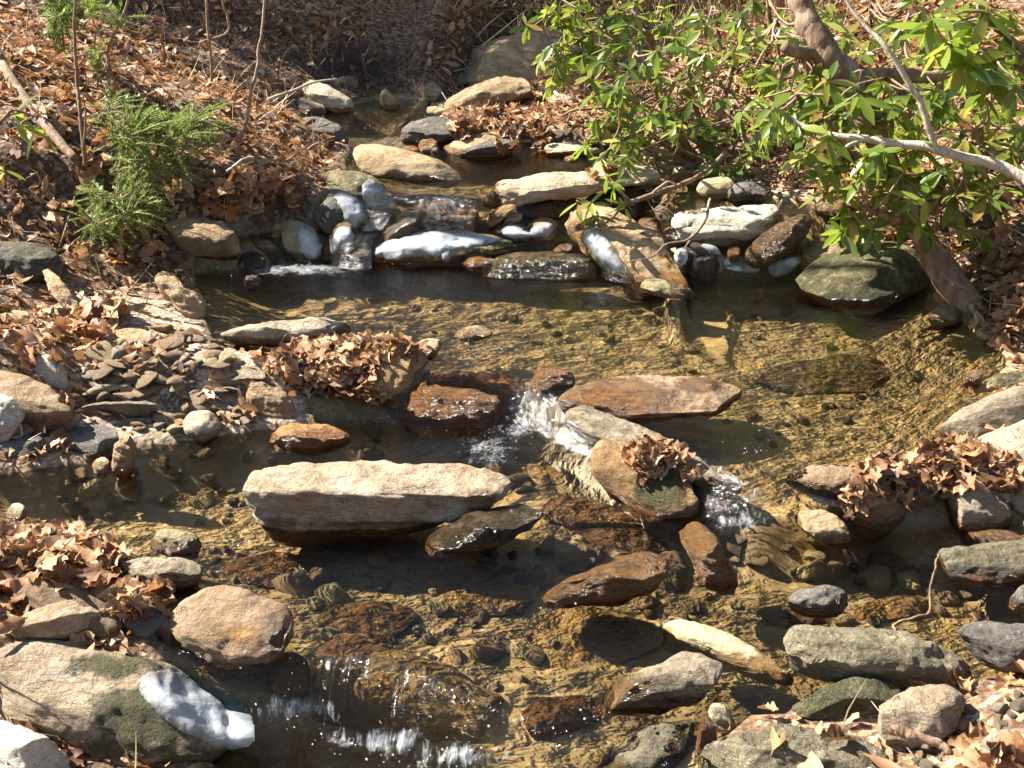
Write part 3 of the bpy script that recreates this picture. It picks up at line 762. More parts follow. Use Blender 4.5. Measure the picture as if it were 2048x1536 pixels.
S('boulder', 'broad amber rock under a sheet of flowing water in the middle of the creek', [(800,835),(815,790),(850,752),(900,744),(980,750),(1040,756),(1055,790),(1010,835),(925,853),(850,855)], 'rust', wet=.75, rust=.8, lift=-.02, cuts=4, moss_at=[(850,780,40,30,.5)], ridge=.8, lean=35, top=8, k=.3, sink=8)
S('stone', 'round wet amber stone at the lip of the middle fall', [(1058,778),(1070,745),(1100,734),(1143,741),(1155,765),(1143,788),(1090,796)], 'brown', wet=.9, rust=.7, ridge=.7)
S('slab', 'broad wet red orange slab with one dry pale corner, right of the middle fall', [(1120,802),(1150,777),(1210,759),(1300,754),(1400,757),(1462,775),(1483,800),(1442,825),(1360,842),(1260,849),(1200,839),(1150,829)], 'pink', wet=.0, wet_at=[(1230,800,130,50,1.2),(1400,770,60,20,1)], rust=0, rust_at=[(1220,805,140,50,1.05)], cuts=5, ridge=.4, lean=20, top=8, k=.2)
ice_l = S('slab', 'long pale grey slab slanting down with ice under its upper end, centre right', [(1136,842),(1160,817),(1200,821),(1260,849),(1330,871),(1400,914),(1472,950),(1482,970),(1440,979),(1380,959),(1330,929),(1260,904),(1190,873),(1150,858)], 'grey', ridge=.4, lean=5, top=15, R=.18, base=(1400,975), side=-.45, moss_at=[(1180,840,50,15,.4)], strat=.8)
S('boulder', 'orange and moss covered boulder under a cap of leaves, in front of the slanting slab', [(1183,912),(1200,884),(1250,884),(1330,914),(1387,960),(1395,1002),(1372,1030),(1300,1036),(1258,1019),(1222,992),(1193,952)], 'rust', ridge=.6, lean=25, top=20, k=.25, moss_at=[(1320,985,80,50,.95)], rust=.5, side=-.4, base=(1300,1034))
S('stone', 'pinkish tan stone damming the right fall, beside the round leaf heap', [(1566,957),(1590,937),(1640,931),(1700,934),(1747,944),(1753,978),(1702,996),(1640,989),(1588,974)], 'pink', ridge=.5, lean=10, top=10, rust_at=[(1590,975,40,20,.7)])
S('boulder', 'dark round stone beneath the round heap of leaves', [(1693,1042),(1698,985),(1740,958),(1792,968),(1818,1010),(1813,1048),(1770,1069),(1718,1066)], 'brown', ridge=.85, lean=5, k=.2, wet_at=[(1760,1062,60,10,.8)])
S('stone', 'yellowish egg shaped stone in front of the right fall', [(1580,1036),(1610,1017),(1650,1019),(1688,1045),(1708,1072),(1692,1089),(1650,1084),(1608,1062)], 'tan', ridge=.5, lean=15, k=.25)
S('boulder', 'smooth grey brown stone under the right leaf drift', [(1882,1012),(1908,974),(1960,963),(2008,984),(2029,1020),(2019,1054),(1960,1066),(1908,1053)], 'grey', ridge=.7, lean=15, k=.3)
S('stone', 'dark mossy stone wedged between the round leaf heap and the right leaf drift', [(1806,990),(1820,950),(1862,947),(1884,975),(1873,1008),(1835,1014)], 'dark', moss=.5, wet=.4, ridge=.7)
S('boulder', 'long grey tan boulder sloping into the right pool edge', [(1858,872),(1900,835),(1970,799),(2048,770),(2110,770),(2110,835),(2000,862),(1930,884),(1880,886)], 'grey', ridge=.6, lean=25, top=20, k=.3, rough=.018)
S('boulder', 'massive pale boulder at the right edge behind the leaf drift', [(1922,893),(2000,860),(2090,835),(2160,850),(2160,1050),(2048,1058),(2015,985),(1985,935),(1940,914)], 'pale', ridge=.6, lean=25, top=22, k=.3, rough=.015)
S('stone', 'mossy stone at the right edge above the long grey boulder', [(1963,774),(1990,749),(2048,741),(2110,750),(2090,778),(2000,785)], 'moss', moss=.6)
S('stone', 'small orange stone by the right shore of the middle pool', [(1918,764),(1930,744),(1955,738),(1973,752),(1962,768),(1935,770)], 'rust', rust=.4)
S('boulder', 'long flat topped stone with a speckled crown and dark undercut front, centre left', [(498,990),(504,960),(530,939),(600,929),(700,928),(850,925),(960,936),(1004,958),(1020,980),(998,1000),(930,1022),(850,1044),(740,1059),(650,1066),(570,1064),(538,1044),(517,1012)], 'long', lift=-.035, ridge=.56, lean=4, top=14, R=.12, k=.05, cuts=8, cutd=.07, rough=.03, rust_at=[(590,1005,90,45,.8),(740,1010,170,28,.78),(920,990,90,30,.6)], wet_at=[(560,1045,50,18,.8),(960,1000,60,40,.7),(760,1050,200,12,.8)], strat=.8)
S('stone', 'dark mossy stone just under water right of the long flat topped stone', [(846,1089),(880,1052),(950,1025),(1040,1009),(1088,1025),(1062,1057),(980,1094),(900,1110)], 'dark', wet=1, moss=.6, ridge=.6, lean=30, top=5)
S('stone', 'dark red wet stone with a black end in the middle of the lower riffle', [(1072,1194),(1130,1160),(1200,1134),(1290,1107),(1337,1114),(1343,1152),(1312,1184),(1220,1206),(1128,1214)], 'rust', wet=1, rust=.5, ridge=.6, lean=10, moss_at=[(1200,1180,80,30,.5)])
S('stone', 'red brown wet stone pointing toward the camera, right of the dark red stone', [(1352,1068),(1390,1044),(1422,1064),(1453,1110),(1484,1162),(1452,1184),(1408,1154),(1372,1107)], 'rust', wet=1, rust=.5, moss=.35, ridge=.6)
S('stone', 'charcoal grey stone breaking the surface at the right of the lower riffle', [(1570,1208),(1590,1184),(1640,1174),(1687,1179),(1700,1202),(1683,1226),(1640,1232),(1598,1222)], 'dark', ridge=.5, lean=10)
S('boulder', 'long dark mossy stone at the right edge of the lower pool', [(1870,1118),(1890,1094),(1950,1089),(2048,1081),(2120,1085),(2120,1156),(2000,1167),(1928,1160),(1888,1144)], 'mossd', moss=.5, wet_at=[(1960,1155,90,15,.8)], ridge=.6, k=.25)
S('slab', 'flat brown stone behind the long dark mossy stone, right edge', [(1908,1078),(1960,1061),(2048,1063),(2090,1075),(2048,1090),(1960,1094)], 'brown', ridge=.4)
S('slab', 'narrow cream colored stone slanting in the water, lower right', [(1317,1260),(1345,1241),(1400,1247),(1460,1269),(1530,1304),(1585,1337),(1572,1354),(1508,1352),(1447,1318),(1398,1293),(1348,1278)], 'yel', ridge=.45, lean=15, lift=-.015, side=-.4, base=(1530,1352), rust_at=[(1335,1262,25,20,.9)], R=.15)
S('boulder', 'speckled grey granite stone with its left end under water, bottom right of centre', [(1160,1412),(1230,1362),(1325,1329),(1365,1304),(1422,1314),(1458,1355),(1443,1384),(1370,1405),(1250,1420)], 'grey', ridge=.55, lean=15, wet_at=[(1230,1390,110,60,1)], moss_at=[(1230,1370,90,40,.5)], rust_at=[(1270,1400,90,30,.6)])
S('boulder', 'long boulder furred with grey moss, lower right', [(1567,1277),(1590,1254),(1660,1257),(1750,1261),(1830,1274),(1912,1309),(1958,1345),(1953,1373),(1880,1390),(1798,1380),(1718,1370),(1648,1360),(1598,1349),(1582,1318)], 'mossd', moss=.45, ridge=.62, lean=10, top=10, k=.15)
S('boulder', 'dark grey boulder at the right edge beside the furred boulder', [(1912,1264),(1940,1244),(1990,1242),(2048,1249),(2120,1258),(2120,1360),(2030,1364),(1976,1334),(1938,1304)], 'dark', ridge=.6, moss_at=[(2020,1320,60,25,.5)])
S('stone', 'blue grey stone cut by the right edge above the dark grey boulder', [(2014,1204),(2033,1176),(2060,1164),(2110,1176),(2110,1230),(2036,1224)], 'dark', ridge=.6)
S('boulder', 'low mossy boulder tucked under the furred boulder', [(1576,1424),(1636,1382),(1700,1352),(1790,1366),(1803,1402),(1762,1434),(1680,1446),(1606,1443)], 'mossd', moss=.7, wet=.3, ridge=.5)
S('boulder', 'rounded tan speckled stone with a dark stick across it, bottom right', [(1740,1452),(1758,1410),(1810,1379),(1870,1370),(1922,1389),(1938,1432),(1902,1484),(1850,1506),(1788,1516),(1752,1494)], 'long', moss=.25, ridge=.7, lean=30, k=.3)
S('boulder', 'big speckled mossy boulder cut by the bottom edge, right of centre', [(1384,1550),(1398,1500),(1450,1469),(1550,1454),(1660,1464),(1742,1490),(1775,1540),(1765,1620),(1390,1620)], 'mossd', moss=.5, ridge=.6, lean=30, top=18, k=.3, base=(1550,1615))
S('boulder', 'wet dark moss streaked boulder at the bottom edge, left of the big speckled one', [(1180,1540),(1228,1490),(1300,1454),(1372,1439),(1402,1460),(1393,1502),(1352,1545),(1300,1600),(1190,1610)], 'mossd', moss=.5, wet=.4, wet_at=[(1370,1500,50,50,.9),(1230,1560,60,60,.9)], ridge=.6, lean=25, k=.2, base=(1290,1600))
S('stone', 'small yellow mossy wedge between two bottom boulders', [(1412,1432),(1424,1409),(1446,1409),(1473,1440),(1484,1468),(1450,1470)], 'yel', moss=.5, ridge=.8)
S('stone', 'small wet amber stone beside the yellow mossy wedge', [(1392,1500),(1398,1445),(1415,1436),(1432,1455),(1436,1498),(1412,1510)], 'rust', wet=.8, rust=.6, ridge=.8)
S('boulder', 'pale stone under dry leaves in the bottom right corner', [(1955,1494),(2000,1464),(2060,1454),(2130,1475),(2130,1545),(2000,1545)], 'pale', ridge=.6)
ice_j = S('boulder', 'large mossy tan boulder with a white ice apron, bottom left corner', [(-90,1330),(0,1280),(60,1277),(150,1289),(230,1304),(330,1324),(400,1369),(462,1420),(498,1470),(495,1525),(440,1570),(300,1562),(200,1530),(118,1488),(50,1450),(-90,1430)], 'long', ridge=.7, lean=32, top=22, k=.3, R=.3, moss_at=[(310,1430,190,85,1.0),(230,1330,150,40,.85),(400,1530,140,50,1.0),(250,1500,150,40,.9)], base=(330,1560), rough=.02)
S('boulder', 'coarse pale granite boulder in the extreme bottom left corner', [(-90,1445),(20,1443),(82,1474),(134,1520),(150,1620),(-90,1620)], 'gran', ridge=.7, base=(60,1610), k=.3)
S('boulder', 'squarish rust and grey stone with a flat top at the left of the lower riffle', [(336,1247),(370,1204),(430,1176),(492,1189),(573,1214),(595,1250),(573,1304),(520,1329),(460,1358),(428,1338),(377,1292)], 'pink', ridge=.3, lean=0, top=26, R=.14, k=.06, cha=1, rust_at=[(470,1265,90,50,.75)], wet_at=[(560,1290,40,50,.8)], slabx=-.1)
S('slab', 'flat tan slab lying on top of the mossy boulder, left edge', [(3,1274),(30,1234),(90,1211),(170,1202),(212,1211),(208,1243),(170,1259),(98,1279),(18,1290)], 'pink', ridge=.5, lean=0, top=18, R=.18, base=(60,1300), lift=.02)
S('slab', 'brown slab under the leaf drift at the left edge', [(15,1205),(60,1164),(130,1144),(192,1149),(245,1215),(262,1255),(222,1296),(150,1262)], 'brown', ridge=.3, top=18, lean=5, base=(200,1296))
S('stone', 'grey banded stone with a square right end beside the left leaf drift', [(223,1132),(270,1119),(350,1116),(397,1124),(410,1157),(393,1179),(330,1177),(278,1164)], 'grey', ridge=.55, lean=0, top=15, cha=1, strat=1)
S('stone', 'small mossy tan stone with one leaf behind it, left of the long flat topped stone', [(298,1098),(314,1064),(350,1056),(392,1067),(408,1092),(393,1109),(340,1111)], 'moss', moss=.4, ridge=.6, k=.25)
S('stone', 'small granite lump in the shade at the left edge', [(10,1032),(20,1009),(40,1006),(57,1025),(47,1045),(18,1045)], 'gran')
S('stone', 'stone in the shade between the squarish stone and the flat tan slab', [(240,1215),(290,1200),(330,1225),(335,1265),(290,1285),(245,1265)], 'dark', wet=.3)
# left gravel bar
S('slab', 'long pinkish brown slab leaning among leaves on the left bar', [(60,702),(67,671),(100,667),(142,690),(177,725),(188,772),(162,789),(133,773),(108,747),(73,722)], 'pink', ridge=.8, lean=38)
S('stone', 'white granite stone standing on edge against the pinkish slab', [(46,747),(60,714),(95,707),(127,730),(137,762),(133,794),(100,785),(63,764)], 'gran', ridge=.85, lean=20, rust_at=[(120,785,20,14,.8)])
S('boulder', 'big pinkish brown boulder with an undercut front at the left edge', [(-60,735),(20,747),(70,764),(112,784),(148,830),(143,864),(90,869),(38,854),(-60,854)], 'pink', ridge=.4, lean=-15, top=20, R=.18)
S('boulder', 'greenish white granite boulder cut by the left edge', [(-60,775),(20,784),(50,810),(56,840),(47,872),(0,888),(-60,885)], 'gran', ridge=.7, k=.25, base=(0,915))
S('boulder', 'dark shaded stone at the waterline under the granite boulder', [(-60,885),(50,867),(97,880),(93,908),(40,922),(-60,920)], 'dark', ridge=.6)
S('boulder', 'dark mossy flat boulder at the waterline of the left bar', [(92,888),(130,861),(190,849),(230,857),(241,880),(233,909),(170,922),(108,908)], 'dark', moss=.4, ridge=.5, moss_at=[(220,865,15,10,.5)])
S('slab', 'straight grey plank shaped stone with a shaded front on the left bar', [(141,818),(180,806),(280,804),(320,812),(314,828),(260,841),(180,841),(146,833)], 'grey', ridge=.85, lean=-10, top=25, R=.1, cha=1)
S('stone', 'thin striped stone standing upright at the tip of the left bar', [(226,942),(223,910),(235,874),(250,864),(266,879),(277,910),(267,948),(245,954)], 'tan', ridge=.9, lean=10, strat=1)
S('stone', 'small tan stone at the foot of the upright striped stone', [(183,935),(190,918),(212,914),(223,930),(216,947),(193,947)], 'yel')
S('stone', 'egg shaped pale stone at the water edge of the left bar', [(360,857),(369,834),(400,819),(432,829),(443,852),(433,875),(400,884),(370,876)], 'pale', ridge=.75, lean=25, k=.3)
S('slab', 'grey striped slab propped over a dark hollow on the left bar', [(383,748),(410,729),(460,726),(512,735),(530,750),(523,770),(470,774),(418,772)], 'grey', ridge=.35, lean=-15, top=14, R=.12, strat=1)
S('slab', 'oval tan slab standing on edge beside the leaf dam', [(485,803),(489,769),(515,761),(557,775),(585,805),(594,843),(560,850),(508,829)], 'tan', ridge=.9, lean=35, strat=.9, base=(560,848))
S('slab', 'tilted brown slab in the middle of the left bar', [(275,788),(290,774),(350,804),(358,824),(310,820)], 'brown', ridge=.5)
S('slab', 'rough bark like grey slab sloping to the water on the left bar', [(357,782),(385,771),(432,795),(483,825),(492,840),(450,840),(408,819)], 'grey', ridge=.6, strat=1.4, rough=.05)
S('stone', 'low wet orange stone awash below the oval slab', [(531,872),(570,849),(630,844),(692,860),(704,888),(640,900),(557,890)], 'rust', wet_at=[(640,880,80,30,1)], rust=.8, ridge=.4)
S('stone', 'small leaning tan stone behind the grey striped slab', [(434,721),(450,696),(482,715),(498,733),(460,732)], 'tan', ridge=.8)
S('stone', 'log shaped tan stone leaning in the leaves on the left bank', [(82,553),(95,533),(122,560),(152,590),(168,620),(163,644),(133,629),(108,598)], 'tan', ridge=.8, lean=40, moss_at=[(150,620,20,15,.4)])
S('slab', 'thin pale slab among leaves at the left edge of the bank', [(-20,645),(0,625),(50,622),(74,635),(60,650),(20,652)], 'tan', ridge=.5)
S('slab', 'broken pale slab lying flat above the dark hollow of the left bar', [(212,672),(250,654),(300,668),(333,690),(290,698)], 'tan', ridge=.3, strat=1)
S('stone', 'mossy boulder in the shade of the left bank, far left', [(-60,500),(0,480),(70,490),(130,520),(120,560),(40,570),(-60,570)], 'dark', moss=.6, ridge=.6)
GC = 'small wet stones among the falls'
S('stone', 'round grey brown stone in the water right of the long pale slab', [(1308,428),(1312,412),(1330,405),(1348,413),(1352,432),(1332,442)], 'brown', wet=.5, group=GC)
S('stone', 'wet yellow mossy stone in the right hand trickle above the ice arch', [(1318,478),(1330,455),(1360,450),(1385,465),(1375,485),(1345,490)], 'yel', wet=.9, moss=.5, rust=.5, group=GC)
S('stone', 'wet amber stone tucked behind the log shaped boulder', [(1268,455),(1285,432),(1315,436),(1330,458),(1305,470)], 'rust', wet=.9, rust=.5, group=GC)
S('stone', 'brown wet stone in the dark gap under the right end of the long pale slab', [(1195,425),(1215,408),(1265,404),(1290,420),(1255,436)], 'brown', wet=.8, group=GC)
S('stone', 'dark stone with splashing water just above the ice arch', [(1345,525),(1350,498),(1375,490),(1392,505),(1385,528)], 'dark', wet=.9, group=GC)
S('stone', 'yellow pebble between the leaning slab and the ice covered boulder', [(538,470),(545,450),(560,446),(568,465),(558,482)], 'yel', group=GC)
S('stone', 'orange wet stone right of the half iced boulder', [(640,515),(645,480),(660,470),(668,490),(666,520)], 'rust', wet=.9, rust=.9, group=GC)
S('stone', 'red brown wet stone right of the yellow mossy slab', [(1100,508),(1108,488),(1130,482),(1150,492),(1145,510)], 'rust', wet=.9, rust=.6, group=GC)
S('stone', 'dark wet stone under the left end of the white slab', [(1372,505),(1385,478),(1420,482),(1445,500),(1430,518)], 'dark', wet=.9, rust=.3, group=GC)
S('stone', 'black wet stone at the water below the broad tan boulder', [(470,530),(480,505),(510,500),(535,520),(520,537)], 'dark', wet=.8, group=GC)
S('stone', 'dark wet rock with white water left of the midstream iced boulder', [(690,535),(700,495),(725,482),(745,500),(748,535)], 'dark', wet=1, group=GC)
S('stone', 'red wet stone in the splash between the two ice capped boulders', [(752,445),(768,428),(792,428),(800,445),(778,456)], 'rust', wet=1, rust=.8, group=GC)
S('ledge', 'dark wet ledge that the main fall pours over', [(815,455),(825,412),(880,402),(945,404),(960,440),(950,465),(880,470)], 'brown', wet=1, rust=.3, moss=.3, group=GC, cuts=5)
S('stone', 'olive stone at the right shore below the yellow green mossy stone', [(1690,500),(1710,478),(1760,480),(1775,500),(1730,512)], 'moss', moss=.4, group=GC)
S('stone', 'brown leaf stained stone at the right shore under the leaning trunk', [(1850,640),(1870,615),(1915,612),(1935,640),(1890,655)], 'brown', group=GC)
GS = 'rocks under the running water'
S('slab', 'golden slab under rippled water left of the cream slanting stone', [(1000,1295),(1080,1230),(1200,1212),(1320,1255),(1370,1305),(1250,1350),(1100,1355)], 'yel', bed=True, ridge=.12, R=.1, lean=40, top=6, rust=.45, group=GS)
S('boulder', 'amber rock behind the curtain of falling water at the bottom of the picture', [(600,1440),(636,1325),(760,1300),(900,1340),(1010,1405),(1075,1465),(1010,1500),(800,1478)], 'yel', bed=True, ridge=.7, R=.2, lean=45, top=6, rust=.52, moss=.2, group=GS)
S('stone', 'amber stone left of the bottom curtain of water, beneath the squarish stone', [(530,1395),(540,1330),(580,1305),(622,1325),(618,1395),(570,1412)], 'yel', bed=True, ridge=.7, lean=30, rust=.6, group=GS)
S('slab', 'pale sandy slab under water in front of the long flat topped stone', [(760,1130),(850,1105),(980,1110),(1010,1150),(900,1190),(780,1175)], 'yel', bed=True, ridge=.12, R=.1, lean=40, top=6, rust=.3, group=GS)
S('slab', 'brown slab under water behind the dark red stone', [(1080,1080),(1180,1050),(1330,1050),(1370,1090),(1260,1115),(1120,1120)], 'brown', bed=True, ridge=.12, R=.1, lean=40, top=6, rust=.5, group=GS)
S('slab', 'rusty slab under shallow water below the broad amber rock', [(790,880),(850,850),(960,855),(1000,890),(930,920),(820,915)], 'rust', bed=True, ridge=.12, R=.1, lean=40, top=6, rust=.9, group=GS)
S('slab', 'olive slab under water at the right of the middle pool', [(1490,760),(1600,715),(1760,715),(1830,750),(1720,790),(1560,795)], 'moss', bed=True, ridge=.12, R=.1, lean=40, top=6, moss=.3, group=GS)
S('slab', 'amber slab under the riffle right of the red brown pointing stone', [(1470,1130),(1540,1095),(1650,1100),(1690,1130),(1600,1160),(1500,1160)], 'rust', bed=True, ridge=.15, R=.12, lean=40, top=8, rust=.6, group=GS)
S('slab', 'brown slab under water between the charcoal stone and the cream slanting stone', [(1480,1230),(1560,1205),(1640,1230),(1660,1255),(1560,1262)], 'brown', bed=True, ridge=.15, R=.12, lean=40, top=8, rust=.4, group=GS)
S('slab', 'golden slab under water left of the dark red stone', [(860,1200),(960,1165),(1060,1180),(1070,1215),(960,1245),(880,1235)], 'yel', bed=True, ridge=.15, R=.12, lean=40, top=8, rust=.5, group=GS)
S('slab', 'dark olive slab under water right of the squarish stone', [(610,1240),(700,1200),(820,1210),(850,1255),(740,1290),(640,1285)], 'brown', bed=True, ridge=.15, R=.12, lean=40, top=8, moss=.5, group=GS)
S('slab', 'rust colored slab under water below the squarish stone and the flat topped stone', [(440,1130),(540,1100),(640,1120),(650,1160),(540,1185),(450,1170)], 'rust', bed=True, ridge=.15, R=.12, lean=40, top=8, rust=.5, group=GS)
S('slab', 'olive slab under water at the lower right, left of the long dark mossy stone', [(1700,1140),(1780,1115),(1850,1130),(1870,1165),(1790,1185),(1710,1170)], 'moss', bed=True, ridge=.15, R=.12, lean=40, top=8, rust=.3, group=GS)
S('slab', 'tawny slab under water above the furred boulder', [(1700,1215),(1790,1190),(1900,1200),(1905,1235),(1800,1252),(1715,1245)], 'tan', bed=True, ridge=.15, R=.12, lean=40, top=8, rust=.4, group=GS)
S('slab', 'golden flat stone under water between the egg shaped stone and the charcoal stone', [(1520,1075),(1600,1092),(1690,1100),(1760,1080),(1700,1120),(1590,1125)], 'yel', bed=True, ridge=.15, R=.12, lean=40, top=8, rust=.5, group=GS)
S('slab', 'brown stone awash at the lip above the bottom curtain of water', [(620,1300),(680,1265),(760,1270),(800,1305),(720,1330),(640,1325)], 'brown', bed=True, lift=.03, ridge=.3, R=.15, lean=30, top=8, rust=.6, group=GS)
S('slab', 'rust mottled slab at the right end of the bottom curtain of water', [(1020,1440),(1080,1395),(1180,1390),(1220,1430),(1140,1475),(1050,1480)], 'rust', bed=True, lift=.03, ridge=.3, R=.15, lean=30, top=8, rust=.6, group=GS)
S('slab', 'amber slab under shallow water left of the flat topped stone', [(260,985),(350,950),(460,960),(490,990),(380,1020),(280,1015)], 'yel', bed=True, ridge=.15, R=.12, lean=40, top=8, rust=.5, group=GS)
S('slab', 'golden slab under the white water below the middle fall', [(1020,905),(1090,875),(1170,900),(1180,950),(1100,975),(1030,950)], 'yel', bed=True, ridge=.15, R=.12, lean=40, top=8, rust=.4, group=GS)
S('slab', 'tan slab at the wet foot of the moss capped orange boulder', [(1080,1010),(1170,990),(1270,1035),(1300,1060),(1190,1060),(1100,1050)], 'tan', bed=True, ridge=.15, R=.12, lean=40, top=8, rust=.5, group=GS)
print('stones', len(STONES), sum(len(o.data.polygons) for o in STONES))
# ------------------------------------------------------------------ ice
def pip(P, x, y):
    inside = np.zeros(x.shape, bool)
    for a, b in zip(P, np.roll(P, -1, 0)):
        c = ((a[1] > y) != (b[1] > y)) & (x < (b[0] - a[0]) * (y - a[1]) / (b[1] - a[1] + 1e-12) + a[0])
        inside ^= c
    return inside
def pdist(P, x, y):
    d = np.full(x.shape, 1e9)
    for a, b in zip(P, np.roll(P, -1, 0)):
        e = b - a; L = e @ e + 1e-9
        t = np.clip(((x - a[0]) * e[0] + (y - a[1]) * e[1]) / L, 0, 1)
        d = np.minimum(d, np.hypot(x - a[0] - t * e[0], y - a[1] - t * e[1]))
    return d
def sheet(name, owner, targets, poly, mat, thick=.02, step=3.5, edge=12, jag=2.5, bias=0.0):
    """a sheet of ice frozen onto the surfaces of TARGETS, as a part of OWNER"""
    bv = make_bvh(targets)
    P = chaikin(poly, 2)
    x0, y0 = P.min(0) - 4; x1, y1 = P.max(0) + 4
    X, Y = np.meshgrid(np.arange(x0, x1, step), np.arange(y0, y1, step))
    jx = jag * vn(X * .11, Y * .11, 3.3); jy = jag * vn(X * .11 + 9, Y * .11, 5.3)
    ins = pip(P, X + jx, Y + jy); ed = pdist(P, X + jx, Y + jy)
    D = np.full(X.shape, np.nan); N = np.zeros(X.shape + (3,))
    R = rays(X, Y)
    for i, j in zip(*np.nonzero(ins)):
        d = R[i, j]; l = np.linalg.norm(d)
        loc, n, _, dist = bv.ray_cast(Vector(CAMP), Vector(d / l))
        if loc is not None: D[i, j] = dist / l; N[i, j] = n
    if np.isnan(D).all(): return None
    med = np.nanmedian(D)
    D = np.where(np.abs(D - med) > .35, np.nan, D)
    for _ in range(60):
        bad = np.isnan(D) & ins
        if not bad.any(): break
        acc = np.zeros_like(D); cnt = np.zeros_like(D)
        for dy, dx in ((0, 1), (0, -1), (1, 0), (-1, 0)):
            s = np.roll(D, (dy, dx), (0, 1)); ok = ~np.isnan(s); acc += np.where(ok, s, 0); cnt += ok
        D = np.where(bad & (cnt > 0), acc / np.maximum(cnt, 1), D)
    for _ in range(3):
        acc = np.zeros_like(D); cnt = np.zeros_like(D)
        for dy, dx in ((0, 0), (0, 1), (0, -1), (1, 0), (-1, 0)):
            s = np.roll(D, (dy, dx), (0, 1)); ok = ~np.isnan(s); acc += np.where(ok, s, 0); cnt += ok
        D = np.where(ins, acc / np.maximum(cnt, 1), D)
    pr = np.sqrt(np.clip(1 - (1 - np.clip(ed / edge, 0, 1)) ** 2, 0, 1))
    rel = .6 * thick * pr * (1 + .3 * fbm(X * .022, Y * .03, 2.2, 2)) + bias
    F1 = CAMP + R * (D - rel)[..., None]
    F2 = CAMP + R * (D + .006)[..., None]
    idx = np.full(X.shape, -1); m = ins & ~np.isnan(D); idx[m] = np.arange(m.sum())
    q = np.stack([idx[:-1, :-1], idx[1:, :-1], idx[1:, 1:], idx[:-1, 1:]], -1).reshape(-1, 4)
    q = q[(q >= 0).all(1)]
    if len(q) == 0: return None
    nV = int(m.sum())
    V = np.concatenate([F1[m], F2[m]])
    # side walls
    e = np.concatenate([q[:, [0, 1]], q[:, [1, 2]], q[:, [2, 3]], q[:, [3, 0]]])
    key = {}
    for a, b in e.tolist(): key[(a, b)] = 1
    bd = [(a, b) for a, b in key if (b, a) not in key]
    w = np.array([[b, a, a + nV, b + nV] for a, b in bd])
    F = np.concatenate([q, q[:, ::-1] + nV, w])
    o0 = np.array(owner.location)
    pc = np.clip(ed / (edge * 1.3), 0, 1)[m]
    return nobj(name, npmesh(name, V - o0, F, mat, attrs={'core': np.concatenate([pc, pc])}), owner)

sheet('ice_sheet', ice_j, [ice_j], [(272,1368),(296,1340),(350,1338),(420,1362),(470,1392),(508,1430),(514,1475),(496,1498),(462,1504),(428,1488),(382,1476),(325,1440),(286,1402)], M_ICE, .022, 3, 30)
sheet('icicle', ice_j, [ice_j], [(455,1512),(470,1495),(500,1492),(508,1510),(490,1524),(462,1524)], M_ICE, .03, 2.5, 10)
sheet('ice_sheet', log_rock, [log_rock], [(1162,478),(1170,454),(1198,452),(1217,480),(1243,520),(1266,550),(1228,549),(1204,543),(1188,512),(1170,494)], M_ICE, .035, 2, 14)
sheet('ice_sheet', ice_main, [ice_main], [(740,508),(758,482),(790,465),(850,460),(960,464),(1022,480),(960,491),(905,502),(872,517),(840,508),(800,522),(765,520)], M_ICE, .022, 2.5, 12)
sheet('ice_tongue', ice_main, [ice_main, ground], [(880,478),(940,470),(1000,474),(1045,490),(990,492),(930,500),(885,498)], M_ICE, .03, 2.5, 8)
sheet('icicle', ice_main, [ice_main], [(880,505),(900,500),(905,520),(895,531),(882,524)], M_ICE, .03, 1.5, 8)
sheet('ice_sheet', ice_mid, [ice_mid], [(1000,448),(1040,447),(1066,462),(1068,474),(1035,480),(1005,476)], M_ICE, .025, 2, 10)
sheet('ice_sheet', ice_pink, [ice_pink], [(1060,455),(1085,443),(1108,446),(1110,468),(1078,479),(1055,473)], M_ICE, .018, 2, 10)
sheet('ice_curtain', ice_b, [ice_b], [(722,366),(740,353),(768,373),(800,413),(768,420),(735,420),(722,395)], M_ICE, .035, 2, 12)
sheet('ice_cap', ice_c, [ice_c], [(662,392),(685,379),(718,394),(742,430),(730,444),(706,464),(690,444),(680,412)], M_ICE, .035, 2, 14)
sheet('ice_cap', ice_d, [ice_d], [(590,462),(610,449),(640,474),(648,503),(638,522),(612,519),(598,502)], M_ICE, .03, 2, 14)
sheet('ice_glaze', ice_e, [ice_e], [(664,470),(680,448),(704,456),(712,484),(700,496),(682,490),(668,512),(658,505)], M_ICE, .02, 2, 9)
sheet('ice_skirt', ice_l, [ice_l, ground], [(1128,850),(1142,836),(1165,862),(1204,876),(1198,894),(1150,888)], M_ICE, .02, 2, 10)
